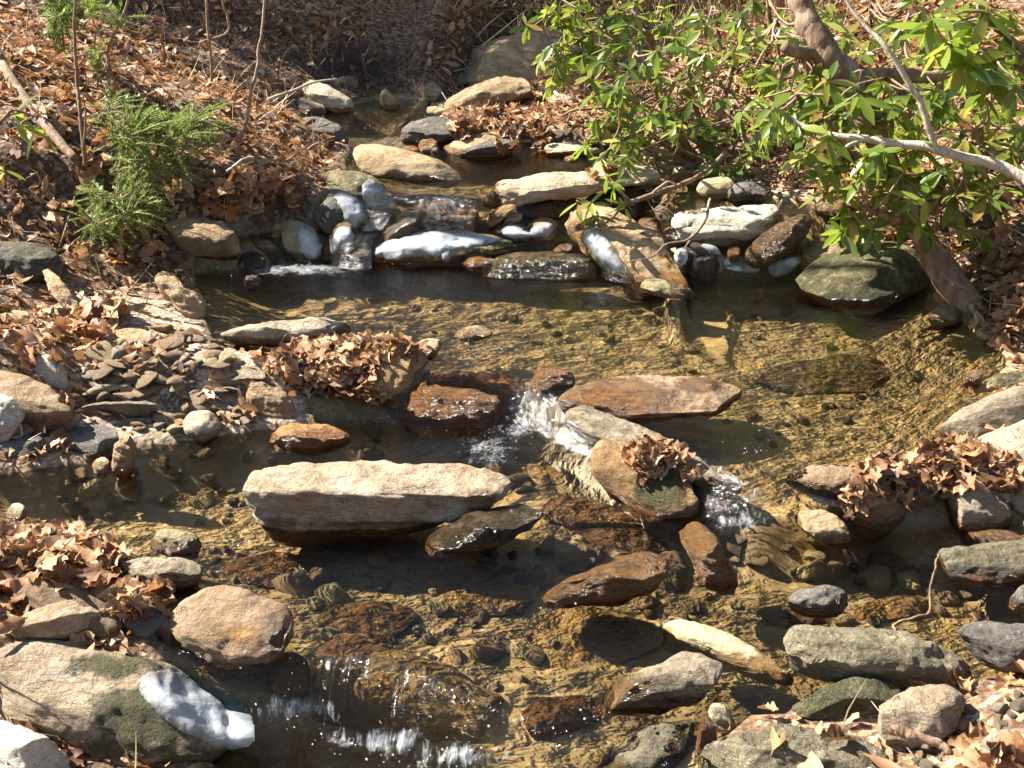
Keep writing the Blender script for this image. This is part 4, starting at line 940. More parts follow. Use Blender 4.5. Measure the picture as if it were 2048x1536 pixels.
# the arch of ice over the shaggy stone, built as a bent tube
def tube(paths, nseg=6):
    """paths: list of (points (n,3), radii) -> V, F"""
    Vs, Fs, b = [], [], 0
    for pts, rad in paths:
        pts = np.asarray(pts, float); n = len(pts); rad = np.broadcast_to(np.asarray(rad, float), (n,))
        tg = np.gradient(pts, axis=0); tg /= np.linalg.norm(tg, axis=1)[:, None] + 1e-9
        up = np.array([0.13, 0.21, 1.0]) if abs(tg[0][2]) < .8 else np.array([1.0, .17, .1])
        u = np.cross(tg, up); u /= np.linalg.norm(u, axis=1)[:, None] + 1e-9
        v = np.cross(tg, u)
        a = np.arange(nseg) * 2 * math.pi / nseg
        ring = pts[:, None] + rad[:, None, None] * (np.cos(a)[None, :, None] * u[:, None] + np.sin(a)[None, :, None] * v[:, None])
        Vs.append(ring.reshape(-1, 3)); Vs.append(pts[[0, -1]])
        i = np.arange((n - 1) * nseg); r = i // nseg; c = i % nseg; c2 = (c + 1) % nseg
        q = np.stack([r * nseg + c, r * nseg + c2, (r + 1) * nseg + c2, (r + 1) * nseg + c], 1) + b
        Fs.append(q)
        c = np.arange(nseg); c2 = (c + 1) % nseg; e0 = b + n * nseg
        Fs.append(np.stack([np.full(nseg, e0), c2 + b, c + b, c + b], 1))
        Fs.append(np.stack([np.full(nseg, e0 + 1), c + b + (n - 1) * nseg, c2 + b + (n - 1) * nseg, c2 + b + (n - 1) * nseg], 1))
        b += n * nseg + 2
    V = np.concatenate(Vs); F = np.concatenate(Fs)
    tri = F[:, 2] == F[:, 3]
    return V, [F[~tri], F[tri][:, :3]]
def atdepth(px, py, y):
    r = rays(px, py); return CAMP + r * (np.asarray(y) / r[..., 1])[..., None]
def smooth_path(P, n=6, wob=0.0, seed=0):
    P = np.asarray(P, float)
    t = np.linspace(0, len(P) - 1, (len(P) - 1) * n + 1)
    i = np.clip(t.astype(int), 0, len(P) - 2); f = (t - i)[:, None]
    g = lambda k: P[np.clip(k, 0, len(P) - 1)]
    p0, p1, p2, p3 = g(i - 1), g(i), g(i + 1), g(i + 2)
    Q = .5 * (2 * p1 + (p2 - p0) * f + (2 * p0 - 5 * p1 + 4 * p2 - p3) * f ** 2 + (3 * p1 - p0 - 3 * p2 + p3) * f ** 3)
    if wob:
        for k in range(P.shape[1]): Q[:, k] += wob * fbm(t * 1.3 + seed * 5.1 + k * 31, 0 * t + seed, 0, 3)
    return Q
MS['_i'] = M_ICE
_rim = stone('ice_rim', None, [(1378,550),(1379,520),(1390,502),(1412,493),(1436,500),(1449,522),(1453,552),(1415,556)], '_i', ridge=.8, lean=8, wet=0, cuts=2, base=(1413,553), R=.25)
STONES.remove(_rim)
_rim['category'] = ''
for _k in ('label', 'category', 'kind'):
    if _k in _rim: del _rim[_k]
_rim.parent = icearch; _rim.location = _rim.location - icearch.location + Vector((0.002, .055, .0))


def chunk(name, label, pts, cat, mat, **kw):
    k = len(STONES); MS['_t'] = mat
    o = stone(name, label, pts, '_t', cat=cat, **kw); STONES.pop(); return o
chunk('ice_chunk', 'loose lens shaped lump of clear ice at the pool edge beside the mossy boulder', [(1533,532),(1543,514),(1575,507),(1607,509),(1605,526),(1580,543),(1546,543)], 'ice', M_ICE, ridge=.6, wet=0)
chunk('ice_shelf', 'thin white shelf of ice on the pool between the ice arch and the ice lump', [(1446,514),(1470,512),(1500,522),(1532,536),(1500,541),(1455,538)], 'ice', M_ICE, ridge=.2, R=.08, wet=0, top=4)
chunk('ice_chunk', 'little knob of ice left of the shaggy stone', [(1346,512),(1352,498),(1370,495),(1378,510),(1372,524),(1352,524)], 'ice', M_ICE, ridge=.7, wet=0)
chunk('ice_shelf', 'white sliver of ice under the pinkish tan damming stone', [(1612,987),(1640,992),(1690,1002),(1694,1010),(1650,1006),(1615,996)], 'ice', M_ICE, ridge=.2, R=.1, wet=0)

# ------------------------------------------------------------------ leaf shapes
def leaf_shape(kind, r, rows=11):
    s = np.linspace(0, 1, rows)
    if kind == 'oak':
        w = .30 * np.sin(math.pi * np.clip(s, .02, .97) ** .85) * (1 + .38 * np.cos(2 * math.pi * (s * 3.0 + r.uniform(0, .3)))) + .012
        wl, wr = w * r.uniform(.8, 1.2, rows), w * r.uniform(.8, 1.2, rows)
        bend, fold, tw, cr = r.uniform(-.9, 1.3), r.uniform(-.6, 1.7), r.uniform(-1.8, 1.8), .06
    elif kind == 'beech':
        w = .23 * np.sin(math.pi * np.clip(s, .02, .98)) ** .8 + .004
        wl, wr = w, w
        bend, fold, tw, cr = r.uniform(-.6, .9), r.uniform(-.2, 1.2), r.uniform(-.9, .9), .05
    else:                       # evergreen
        w = .155 * np.sin(math.pi * np.clip(s, .04, .985) ** 1.1) ** .75 + .006
        wl, wr = w, w
        bend, fold, tw, cr = r.uniform(-.45, .05), r.uniform(.05, .45), r.uniform(-.2, .2), .0
    mid = np.stack([0 * s, s, bend * (s - s ** 2 * .2) * s * .6], -1)
    def side(sg, w):
        ang = tw * (s - .4)
        x = sg * w * np.cos(ang) * math.cos(fold * .6); z = sg * w * np.sin(ang) + w * math.sin(fold * .7)
        return mid + np.stack([x, r.normal(0, cr * .5, rows) * w, z + r.normal(0, cr, rows)], -1)
    V = np.stack([side(-1, wl), mid, side(1, wr)], 1).reshape(-1, 3)
    F = []
    for i in range(rows - 1):
        a = i * 3; F += [[a, a + 1, a + 4, a + 3], [a + 1, a + 2, a + 5, a + 4]]
    return V, np.array(F)
lr_ = np.random.default_rng(11)
OAK = [leaf_shape('oak' if i % 3 else 'beech', lr_) for i in range(12)]
OAKS = [leaf_shape('oak' if i % 2 else 'beech', lr_, 5) for i in range(8)]
EVG = [leaf_shape('ev', lr_, 8) for i in range(7)]
EVGS = [leaf_shape('ev', lr_, 4) for i in range(5)]

def bases(d, n):
    """rotation matrices with column 1 = d, column 2 ~ n"""
    d = d / (np.linalg.norm(d, axis=1)[:, None] + 1e-9)
    x = np.cross(d, n); x /= np.linalg.norm(x, axis=1)[:, None] + 1e-9
    z = np.cross(x, d)
    return np.stack([x, d, z], -1)
def bulk(name, T, pos, B, sc, mat, parent=None, smooth=True):
    Vs, Fs, b = [], [], 0
    k = np.random.default_rng(len(pos)).integers(0, len(T), len(pos))
    for i in range(len(T)):
        s = np.nonzero(k == i)[0]
        if not len(s): continue
        V, F = T[i]
        W = np.einsum('nij,vj->nvi', B[s], V) * sc[s][:, None, None] + pos[s][:, None]
        Vs.append(W.reshape(-1, 3))
        Fs.append((F[None] + (np.arange(len(s)) * len(V))[:, None, None] + b).reshape(-1, F.shape[1])); b += W.shape[0] * W.shape[1]
    me = npmesh(name, np.concatenate(Vs), np.concatenate(Fs), mat, smooth)
    return nobj(name, me, parent)

def mat_deadleaf(name, stops, trans=.3):
    t = NT(name)
    f = t.math('FRACT', t.math('ADD', t.island(), t.orand()))
    col = t.ramp(f, stops)
    p = t.pos()
    col = t.mix(t.rng(t.noise(p, 60, 4), .4, .75), col, t.mix(.5, col, (.1, .05, .025)))
    b = t.bsdf(Base_Color=col, Roughness=.55, Specular_IOR_Level=.35)
    tl = t.n('ShaderNodeBsdfTranslucent'); t.set(tl.inputs['Color'], t.mix(.4, col, (.5, .22, .06)))
    m = t.n('ShaderNodeMixShader'); m.inputs[0].default_value = trans; t.set(m.inputs[1], b); t.set(m.inputs[2], tl.outputs[0])
    return t.end(m.outputs[0])
M_LEAF = mat_deadleaf('dry_oak_leaf', [(0, (.07, .035, .018)), (.2, (.19, .095, .045)), (.45, (.36, .2, .095)), (.7, (.50, .315, .17)), (.9, (.60, .43, .27)), (1, (.48, .2, .06))])
M_LEAFW = mat_deadleaf('matted_brown_leaf', [(0, (.05, .025, .015)), (.4, (.16, .08, .04)), (.7, (.32, .17, .085)), (.9, (.46, .27, .14)), (1, (.5, .34, .2))], .2)
def mat_green():
    t = NT('glossy_evergreen_leaf')
    f = t.math('FRACT', t.math('ADD', t.island(), t.orand()))
    col = t.ramp(f, [(0, (.04, .08, .012)), (.25, (.085, .145, .02)), (.55, (.15, .215, .03)), (.82, (.24, .29, .05)), (.93, (.36, .33, .08)), (1, (.3, .16, .05))])
    b = t.bsdf(Base_Color=col, Roughness=.28, Specular_IOR_Level=.6)
    tl = t.n('ShaderNodeBsdfTranslucent'); t.set(tl.inputs['Color'], t.mix(.55, col, (.42, .58, .06)))
    m = t.n('ShaderNodeMixShader'); m.inputs[0].default_value = .42; t.set(m.inputs[1], b); t.set(m.inputs[2], tl.outputs[0])
    return t.end(m.outputs[0])
M_GREEN = mat_green()
def mat_bark(name, a, b, c, sc=30):
    t = NT(name); p = t.obj()
    n = t.noise(t.mapv(p, (1, 1, .25)), sc, 6, .7, .5)
    n2 = t.noise(p, 9, 4)
    col = t.ramp(n, [(.3, a), (.5, b), (.72, c)])
    col = t.mix(t.rng(n2, .5, .65), col, t.mix(.45, col, (.45, .36, .28)))
    return t.end(t.bsdf(Base_Color=col, Roughness=.85, Normal=t.bump(n, .8, .012)))
M_BARK = mat_bark('brown_bark', (.07, .04, .025), (.2, .125, .075), (.36, .25, .16))
M_BARKP = mat_bark('pale_lichen_bark', (.2, .17, .13), (.42, .38, .3), (.6, .57, .48), 60)
M_TWIG = mat_bark('dry_twig', (.12, .075, .045), (.27, .18, .11), (.42, .31, .21), 60)
# ------------------------------------------------------------------ fallen leaves
BVH_ALL = make_bvh([ground] + STONES)
def tnormal(x, y):
    e = .02
    n = np.stack([-(terrain(x + e, y) - terrain(x - e, y)) / (2 * e), -(terrain(x, y + e) - terrain(x, y - e)) / (2 * e), np.ones_like(x)], -1)
    return n / np.linalg.norm(n, axis=1)[:, None]
def rand_unit(n, r):
    v = r.normal(size=(n, 3)); return v / np.linalg.norm(v, axis=1)[:, None]
r5 = np.random.default_rng(5)
N0 = 110000
lx = r5.uniform(-4.5, 5.0, N0); ly = r5.uniform(1.0, 11.0, N0) ** 1.0
lz = terrain(lx, ly)
P = np.stack([lx, ly, lz], -1)
qx, qy, qd = proj(P)
dl, dr = bankparts(lx, ly)
dm = np.maximum(dl, dr)
ok = (qx > -500) & (qx < 2750) & (qy > -120) & (qy < 1650) & (dm > .02)
dens = np.ones(N0)
dens *= np.where((dl > 0) & (ly > 2.95) & (ly < 4.1), np.clip(.22 + (dl - .35) * 1.6, .1, 1), 1)   # gravel bar stays open
dens *= sstep(dm, 0.0, .12)
patch = fbm(lx * 1.3, ly * 1.3, 6.6, 3)
dens *= np.clip(.75 + 1.0 * patch, .15, 1)
bankdark = blobs(qx, qy, [(700, 140, 190, 75, 1), (420, 150, 120, 30, .5), (1960, 570, 130, 110, .2)])
dens *= 1 - .93 * bankdark
dens *= np.where(ly > 6.5, .7, 1.0)
dens *= np.where((dr > 0) & (ly < 2.4), .22, 1.0)
ok &= r5.uniform(size=N0) < dens * .95
lx, ly, lz, P = lx[ok], ly[ok], lz[ok], P[ok]
nl = len(lx)
nn = tnormal(lx, ly) + .42 * rand_unit(nl, r5)
nn /= np.linalg.norm(nn, axis=1)[:, None]
dd = rand_unit(nl, r5); dd = dd - nn * (dd * nn).sum(1)[:, None]
Bm = bases(dd, nn)
sc = .028 + .072 * r5.uniform(0, 1, nl) ** 1.6
pos = P + nn * .008 + np.array([0, 0, 1]) * r5.uniform(0, .022, nl)[:, None] - Bm[:, :, 1] * sc[:, None] * .5
# the 300 that show largest are single things
_, _, dep = proj(pos)
order = np.argsort(dep / sc)
big = []
for i in order:
    if len(big) >= 280: break
    X = pos[i] + Bm[i, :, 1] * sc[i] * .5 + nn[i] * .01
    a, b, c = proj(X)
    if not (10 < a < 2038 and 10 < b < 1526): continue
    d = Vector(X - CAMP); L = d.length
    h = BVH_ALL.ray_cast(Vector(CAMP), d / L)
    if h[0] is None or h[3] > L - .03: big.append(i)
big = np.array(big)
LEAFM = [npmesh('fallen_leaf', V, F, M_LEAF) for V, F in OAK]
def place_leaf(i_mesh, loc, B, s, parent=None, name='fallen_leaf', meshes=None):
    o = nobj(name, (meshes or LEAFM)[i_mesh % len(meshes or LEAFM)], parent)
    M = Matrix.Identity(4)
    for a in range(3):
        for b in range(3): M[a][b] = B[a, b] * s
        M[a][3] = loc[a]
    o.matrix_basis = M
    return o
for k, i in enumerate(big):
    o = place_leaf(k, pos[i], Bm[i], sc[i])
    tag(o, 'single curled brown leaf lying loose on the stream bank among many others', 'leaf', 'loose brown leaves on the banks')
rest = np.setdiff1d(np.arange(nl), big)
kb = r5.integers(0, nl, 11000)
bx = lx[kb] + r5.normal(0, .06, 11000); by = ly[kb] + r5.normal(0, .06, 11000)
bP = np.stack([bx, by, terrain(bx, by) + r5.uniform(.002, .02, 11000)], -1)
bn = tnormal(bx, by) + .5 * rand_unit(11000, r5); bd_ = rand_unit(11000, r5)
lit = bulk('leaf_litter', OAKS, np.concatenate([pos[rest], bP]), np.concatenate([Bm[rest], bases(bd_, bn)]), np.concatenate([sc[rest], r5.uniform(.012, .035, 11000)]), M_LEAF)
tag(lit, 'carpet of small dry brown oak leaves over both banks', kind='stuff')

# leaf heaps: each a thing made of its leaves
def heap(label, poly, n, height, name='leaf_heap', mat=M_LEAF, size=(.06, .11), hang=.0, seed=1, tilt=.6, tops=None):
    r = np.random.default_rng(seed)
    Pp = chaikin(poly, 1)
    x0, y0 = Pp.min(0); x1, y1 = Pp.max(0)
    meshes = [npmesh('leaf', V, F, mat) for V, F in OAK]
    root = None; cnt = 0; tries = 0
    while cnt < n and tries < n * 30:
        tries += 1
        x, y = r.uniform(x0, x1), r.uniform(y0, y1)
        if not pip(Pp, np.array([x]), np.array([y]))[0]: continue
        ed = pdist(Pp, np.array([x]), np.array([y]))[0]
        loc, nrm = hit(BVH_ALL, x, y)
        if loc is None: continue
        X = np.array(loc)
        lvl = float(level(X[None, 0], X[None, 1])[0])
        if X[2] < lvl:
            X, iw = base_point(x, y)
            nrm = Vector((0, 0, 1))
        if root is None:
            root = nobj(name, None); root.location = X; tag(root, label, 'leaf pile'); X0 = X.copy()
        u = r.uniform() ** .8
        X = X + np.array([0, -.25, 1]) * height * u * min(1, ed / 18)
        n_ = np.array(nrm) * .8 + np.array([0, -.25, .3]) + tilt * rand_unit(1, r)[0]
        n_ /= np.linalg.norm(n_)
        d_ = rand_unit(1, r)[0]; d_[2] -= hang; d_ -= n_ * (d_ @ n_)
        B = bases(d_[None], n_[None])[0]
        s = r.uniform(*size)
        place_leaf(int(r.integers(0, 12)), X - X0 - B[:, 1] * s * .5 + n_ * .006, B, s, root, 'leaf', meshes)
        cnt += 1
    return root
heap('long dam of crumpled brown leaves across the shallow water, centre left', [(530,735),(560,700),(640,688),(720,680),(830,685),(850,700),(760,715),(742,760),(785,800),(740,810),(680,800),(620,790),(560,760)], 240, .05, seed=2, tilt=.5, size=(.035, .1))
heap('drift of tan oak leaves at the left edge beside the lower pool', [(-20,1090),(60,1060),(150,1065),(200,1085),(255,1110),(235,1140),(200,1200),(150,1165),(60,1160),(-20,1200)], 150, .04, seed=3, size=(.04, .1), tilt=.45)
heap('small scatter of leaves around the shaded stone, lower left', [(215,1195),(260,1170),(340,1185),(335,1215),(280,1240),(225,1230)], 34, .04, seed=4, size=(.05, .08))
heap('cap of matted leaves on the orange and moss covered boulder', [(1245,925),(1262,890),(1320,882),(1365,905),(1395,960),(1375,962),(1330,935),(1300,960),(1262,950)], 120, .035, seed=5, size=(.03, .07), tilt=.4)
heap('round shaggy heap of matted grey brown leaves, right of centre', [(1695,975),(1710,945),(1750,925),(1800,935),(1830,975),(1815,1010),(1780,985),(1740,1010),(1700,1030),(1688,1005)], 150, .06, mat=M_LEAFW, seed=6, size=(.04, .08), hang=.9, tilt=.5)
heap('drift of orange brown leaves against the massive pale boulder, right', [(1815,935),(1840,900),(1900,888),(1960,905),(2030,925),(2035,985),(1990,985),(1940,975),(1890,985),(1850,975),(1830,950)], 180, .045, seed=7, size=(.035, .09), tilt=.5)
heap('leaves and bits of root clinging to the steep bank under the leaning trunk', [(1880,470),(2048,450),(2060,690),(1995,705),(1935,640),(1905,560)], 140, .04, seed=15, size=(.05, .1), tilt=.8)
heap('leaves piled in the bottom right corner', [(1930,1480),(1975,1455),(2048,1490),(2060,1550),(1900,1550)], 26, .02, seed=8, size=(.04, .08), tilt=.4)
heap('dark tangle of leaves and debris on the far slab, below the bent twig', [(985,300),(1000,265),(1040,245),(1090,262),(1110,290),(1080,312),(1040,300)], 60, .08, mat=M_LEAFW, seed=9, size=(.05, .09), hang=.5)
heap('brown leaves heaped on the dark midstream rock below the far pool', [(890,262),(920,225),(980,215),(1030,225),(1000,260),(960,272),(920,280)], 55, .07, seed=10, size=(.06, .12))
heap('leaves stranded at the foot of the log shaped tan stone, left bank', [(140,640),(180,610),(260,620),(250,660),(180,700),(110,690),(100,650)], 46, .06, seed=11, size=(.07, .13))
heap('orange leaves banked above the left boulders of the fall', [(400,420),(430,370),(520,345),(600,370),(590,415),(520,430),(450,425)], 80, .06, seed=12, size=(.07, .12))
heap('few leaves resting on the large mossy boulder, bottom left', [(130,1280),(160,1258),(200,1268),(215,1290),(170,1300)], 8, .02, seed=13, size=(.06, .09))
heap('leaves caught on top of the long pale slab under the rhododendron', [(1175,350),(1200,320),(1230,330),(1235,365),(1200,370)], 14, .04, seed=14, size=(.06, .1))

# ------------------------------------------------------------------ pebbles and cobbles
def pebble_shapes(n, r, sub=3, flat=.5):
    out = []
    Vs, Fs = ico(sub)
    for i in range(n):
        V = Vs * np.array([1, r.uniform(.55, .95), r.uniform(.3, flat + .2)])
        for _ in range(11):
            q = rand_unit(1, r)[0]; m = r.uniform(.3, .55); s = V @ q
            V = V - np.where(s > m, s - m, 0)[:, None] * q * .85
        V = V * (1 + .10 * fbm(Vs[:, 0] * 2 + i * 9, Vs[:, 1] * 2, Vs[:, 2] * 2, 3))[:, None]
        out.append((V, Fs))
    return out
r6 = np.random.default_rng(6)
PEB = pebble_shapes(8, r6)
PM = {}
for key in ('tan', 'pale', 'grey', 'pink', 'yel', 'brown', 'long'):
    PM[key] = [npmesh('pebble', V, F, MS[key]) for V, F in PEB]
def drop_pebbles(poly, n, px_size, keys, name, label, cat, group, seed, flat=1.0):
    r = np.random.default_rng(seed); Pp = np.array(poly, float); x0, y0 = Pp.min(0); x1, y1 = Pp.max(0); k = 0; tr = 0
    while k < n and tr < n * 20:
        tr += 1
        x, y = r.uniform(x0, x1), r.uniform(y0, y1)
        if not pip(Pp, np.array([x]), np.array([y]))[0]: continue
        loc, nr, idx, dist = BVH_ALL.ray_cast(Vector(CAMP), Vector(rays(x, y)).normalized())
        if loc is None: continue
        g = hit(BVH_G, x, y)[0]
        if g is None or (g - loc).length > .02: continue
        s = px_size[0] * (px_size[1] / px_size[0]) ** (r.uniform() ** 1.6) * .5 / 1024 * HF * dist
        d = rand_unit(1, r)[0]; nn_ = np.array([0, 0, 1.0]) + .35 * rand_unit(1, r)[0]; nn_ /= np.linalg.norm(nn_); d -= nn_ * (d @ nn_)
        B = bases(d[None], nn_[None])[0] * np.array([1, 1.15, flat])
        key = keys[int(r.integers(0, len(keys)))]
        o = place_leaf(int(r.integers(0, 8)), np.array(loc) + np.array([0, 0, s * .18]), B, s, None, name, PM[key])
        tag(o, label, cat, group, 'thing'); k += 1
BAR = [(175,760),(240,690),(300,650),(360,655),(440,690),(470,720),(400,740),(370,770),(480,820),(500,850),(450,860),(330,870),(250,870),(240,850),(330,830),(320,800),(180,800)]
drop_pebbles(BAR, 200, (14, 62), ['tan', 'pale', 'pink', 'pink', 'yel', 'tan'], 'pebble', 'small loose pebble on the left gravel bar among many like it', 'pebble', 'pebbles of the left gravel bar', 21, .75)
drop_pebbles([(190,700),(300,640),(380,660),(450,730),(480,800),(330,850),(200,790)], 26, (50, 105), ['tan', 'pink', 'pale', 'long'], 'slab', 'broken flat stone lying among the pebbles of the left gravel bar', 'rock', 'flat broken stones of the left gravel bar', 28, .38)
drop_pebbles([(1330,330),(1400,320),(1480,330),(1600,380),(1560,400),(1380,350)], 30, (12, 40), ['tan', 'pale', 'pink'], 'pebble', 'pebble on the small right shore beside the upper pool', 'pebble', 'pebbles by the upper pool', 22)
drop_pebbles([(1060,240),(1180,230),(1260,280),(1230,300),(1100,280)], 26, (12, 40), ['grey', 'brown'], 'pebble', 'stone in the shaded debris near the far boulders', 'pebble', 'stones in the far debris', 23)
LOW = [(300,1090),(500,1090),(1100,1060),(1500,1080),(1990,1080),(2040,1240),(1900,1240),(1560,1250),(1300,1240),(1000,1400),(640,1290),(620,1180),(420,1160)]
drop_pebbles(LOW, 120, (26, 110), ['brown', 'yel', 'grey', 'brown', 'tan'], 'cobble', 'cobble lying under the rippled water of the lower pool', 'cobble', 'cobbles under the lower pool', 24)
drop_pebbles([(100,960),(300,920),(640,870),(1000,900),(1150,960),(1180,1040),(1060,1000),(700,915),(500,930),(480,1050),(120,1040)], 60, (20, 80), ['brown', 'yel', 'tan'], 'cobble', 'cobble under the shallow water around the long flat topped stone', 'cobble', 'cobbles around the flat topped stone', 25)
drop_pebbles([(520,600),(1000,570),(1550,600),(1900,700),(1850,880),(1500,900),(1300,730),(900,700),(720,660)], 150, (9, 48), ['yel', 'tan', 'brown', 'pale'], 'cobble', 'small stone on the sandy bottom of the middle pool', 'cobble', 'stones on the middle pool bottom', 26)
drop_pebbles([(1560,1380),(1760,1520),(1960,1430),(2040,1380),(2048,1536),(1780,1536)], 40, (12, 40), ['pale', 'tan', 'grey'], 'pebble', 'pebble between the bottom right boulders', 'pebble', 'pebbles at the bottom right', 27)
# ------------------------------------------------------------------ evergreen shrubs
def near_on(paths, X):
    best = None
    for k, (P, rad) in enumerate(paths):
        d = np.linalg.norm(P - X, axis=1); i = int(np.argmin(d))
        if best is None or d[i] < best[0]: best = (d[i], P[i], k, i)
    return best
EVM = [npmesh('leaf', V, F, M_GREEN) for V, F in EVG]
def shrub(label, skeleton, clusters, depth, jitter, seed, size=(.085, .14), nleaf=(6, 10), n_obj=150, group=None, droop=.25, name='rhododendron_shrub', bark=None, base=None, mass=None, dense=0):
    """skeleton: [(pixel path, depths, radii, part name)]; clusters: [(px, py)]"""
    r = np.random.default_rng(seed)
    sk = []
    for k, (pp, dy, rr, nm) in enumerate(skeleton):
        pp = np.array(pp, float); W = atdepth(pp[:, 0], pp[:, 1], np.broadcast_to(np.array(dy, float), (len(pp),)))
        Q = smooth_path(W, 7, .012, seed + k); rad = np.interp(np.linspace(0, 1, len(Q)), np.linspace(0, 1, len(rr)), rr)
        sk.append((Q, rad, nm))
    root = nobj(name, None); root.location = sk[0][0][0] if base is None else base
    X0 = np.array(root.location)
    tag(root, label, 'shrub', group)
    for Q, rad, nm in sk:
        rad = rad * (1 + .15 * fbm(np.arange(len(Q)) * .6, seed + 0 * rad, 0, 2))
        V, F = tube([(Q, rad)], 9)
        V = V + .25 * np.interp(np.arange(len(V)), [0, len(V)], [rad[0], rad[-1]])[:, None] * np.stack([fbm(V[:, 0] * 25, V[:, 1] * 25, V[:, 2] * 12 + k * 7, 2) for k in range(3)], -1)
        nobj(nm, npmesh(nm, V - X0, F, bark or M_BARK), root)
    paths = [(Q, rad) for Q, rad, nm in sk]
    L_pos, L_B, L_s, twigs = [], [], [], []
    extra = [(x + r.normal(0, 34), y + r.normal(0, 28)) for x, y in clusters for _ in range(dense)]
    for (cx, cy) in list(clusters) + extra:
        dep = (depth(cx, cy) if callable(depth) else depth) + r.normal(0, jitter)
        X = atdepth(np.array(cx + r.normal(0, 8)), np.array(cy + r.normal(0, 8)), dep)
        d, Y, k, i = near_on(paths, X)
        mid = (X + Y) / 2 + np.array([r.normal(0, .04), r.normal(0, .04), -.10 * d + r.normal(0, .03)])
        tw = smooth_path(np.array([Y, mid, X]), 6, .012, seed + int(cx))
        twigs.append((tw, np.linspace(min(.008, .004 + .006 * d), .0025, len(tw))))
        ax = X - mid; ax /= np.linalg.norm(ax) + 1e-9
        ax = ax * .5 + np.array([0, 0, .75]) + .3 * rand_unit(1, r)[0]; ax /= np.linalg.norm(ax)
        n = int(r.integers(*nleaf)); ph0 = r.uniform(0, 6.28)
        e1 = np.cross(ax, [.3, .9, .1]); e1 /= np.linalg.norm(e1); e2 = np.cross(ax, e1)
        for j in range(n):
            ph = ph0 + 2.4 * j
            el = r.uniform(-.75, .55) - droop
            dd_ = (math.cos(ph) * e1 + math.sin(ph) * e2) * math.cos(el) + ax * math.sin(el)
            nn_ = ax * math.cos(el) - (math.cos(ph) * e1 + math.sin(ph) * e2) * math.sin(el) + .3 * rand_unit(1, r)[0]
            B = bases(dd_[None], nn_[None])[0]
            L_pos.append(X - ax * r.uniform(0, .025)); L_B.append(B); L_s.append(r.uniform(*size))
    for tw_ in twigs:
        V, F = tube([tw_], 5)
        nobj('twig', npmesh('twig', V - X0, F, M_TWIG), root)
    L_pos = np.array(L_pos); L_B = np.array(L_B); L_s = np.array(L_s)
    o = r.permutation(len(L_pos))
    for i in o[:n_obj]:
        place_leaf(int(r.integers(0, len(EVM))), L_pos[i] - X0, L_B[i], L_s[i], root, 'leaf', EVM)
    rest = o[n_obj:]
    if len(rest):
        f = bulk('foliage', EVGS, L_pos[rest] - X0, L_B[rest], L_s[rest], M_GREEN, root); f['kind'] = 'stuff'
    return root

CA = [(1690,205),(1640,150),(1480,225),(1560,215),(1530,255),(1590,250),(1770,205),(1800,265),(1850,225),(1900,195),(1960,170),(2015,225),(1985,285),(1905,330),(1850,290),(1760,310),(1715,350),(1660,330),(1700,385),(1780,385),(1830,420),
      (1700,430),(1755,440),(1845,455),(1935,450),(1905,385),(1970,345),(2025,330),(1870,355),(1740,265),(1620,200),(1665,255),(1930,260),(2040,280),(1800,330),(1690,300),(1720,180),(1820,190),(1870,160),(1985,400),(1610,300),(1575,180)]
shrub('leaning rhododendron with a thick twisted trunk rooted at the right pool bank', [
    ([(1965,650),(1915,585),(1862,510),(1830,440),(1795,370),(1750,270),(1700,165),(1655,110),(1630,60),(1605,0),(1585,-90)], [3.75,3.82,3.9,3.95,4.0,4.05,4.1,4.12,4.15,4.2,4.3], [.066,.056,.050,.045,.042,.046,.055,.048,.048,.043,.04], 'trunk'),
    ([(1690,158),(1760,150),(1830,152),(1880,155),(1930,130),(1945,110)], [4.1,4.1,4.12,4.15,4.2,4.25], [.036,.028,.026,.022,.016,.01], 'branch'),
    ([(1660,120),(1610,105),(1565,98)], [4.12,4.1,4.05], [.03,.024,.014], 'branch'),
    ([(1830,440),(1880,400),(1930,330),(1960,250),(1990,180)], [3.95,3.9,3.9,3.95,4.0], [.025,.02,.016,.012,.008], 'branch'),
    ([(1800,380),(1740,330),(1690,290),(1640,230),(1590,190)], [4.0,3.95,3.9,3.9,3.9], [.022,.017,.014,.01,.007], 'branch'),
    ([(1850,480),(1790,440),(1740,420)], [3.9,3.8,3.75], [.016,.012,.007], 'branch')],
    CA, lambda x, y: 3.95 + .0006 * (300 - y), .2, 31, n_obj=290, size=(.06, .12), dense=2)
_rt = np.random.default_rng(77)
THIN = [([(1300 + 190 * _rt.uniform(), 340 + 25 * _rt.uniform()), (1260 + 220 * _rt.uniform(), 270 + 30 * _rt.uniform()), (1220 + 300 * _rt.uniform(), 190 + 40 * _rt.uniform()), (1200 + 320 * _rt.uniform(), 90 + 60 * _rt.uniform())], [5.0 + .3 * _rt.uniform()] * 4, [.007, .006, .004, .002], 'stem') for _ in range(22)]
CB = [(1240,170),(1200,235),(1280,125),(1330,105),(1420,150),(1440,210),(1390,255),(1250,290),(1225,330),(1300,205),(1350,185),(1460,265),(1480,130),(1410,230),(1345,245),(1230,215),(1290,270),(1180,150),(1215,120),(1370,130),(1325,160),(1275,235),
      (1440,110),(1500,190),(1380,90),(1200,300),(1310,300),(1255,250),(1455,320),(1500,290)]
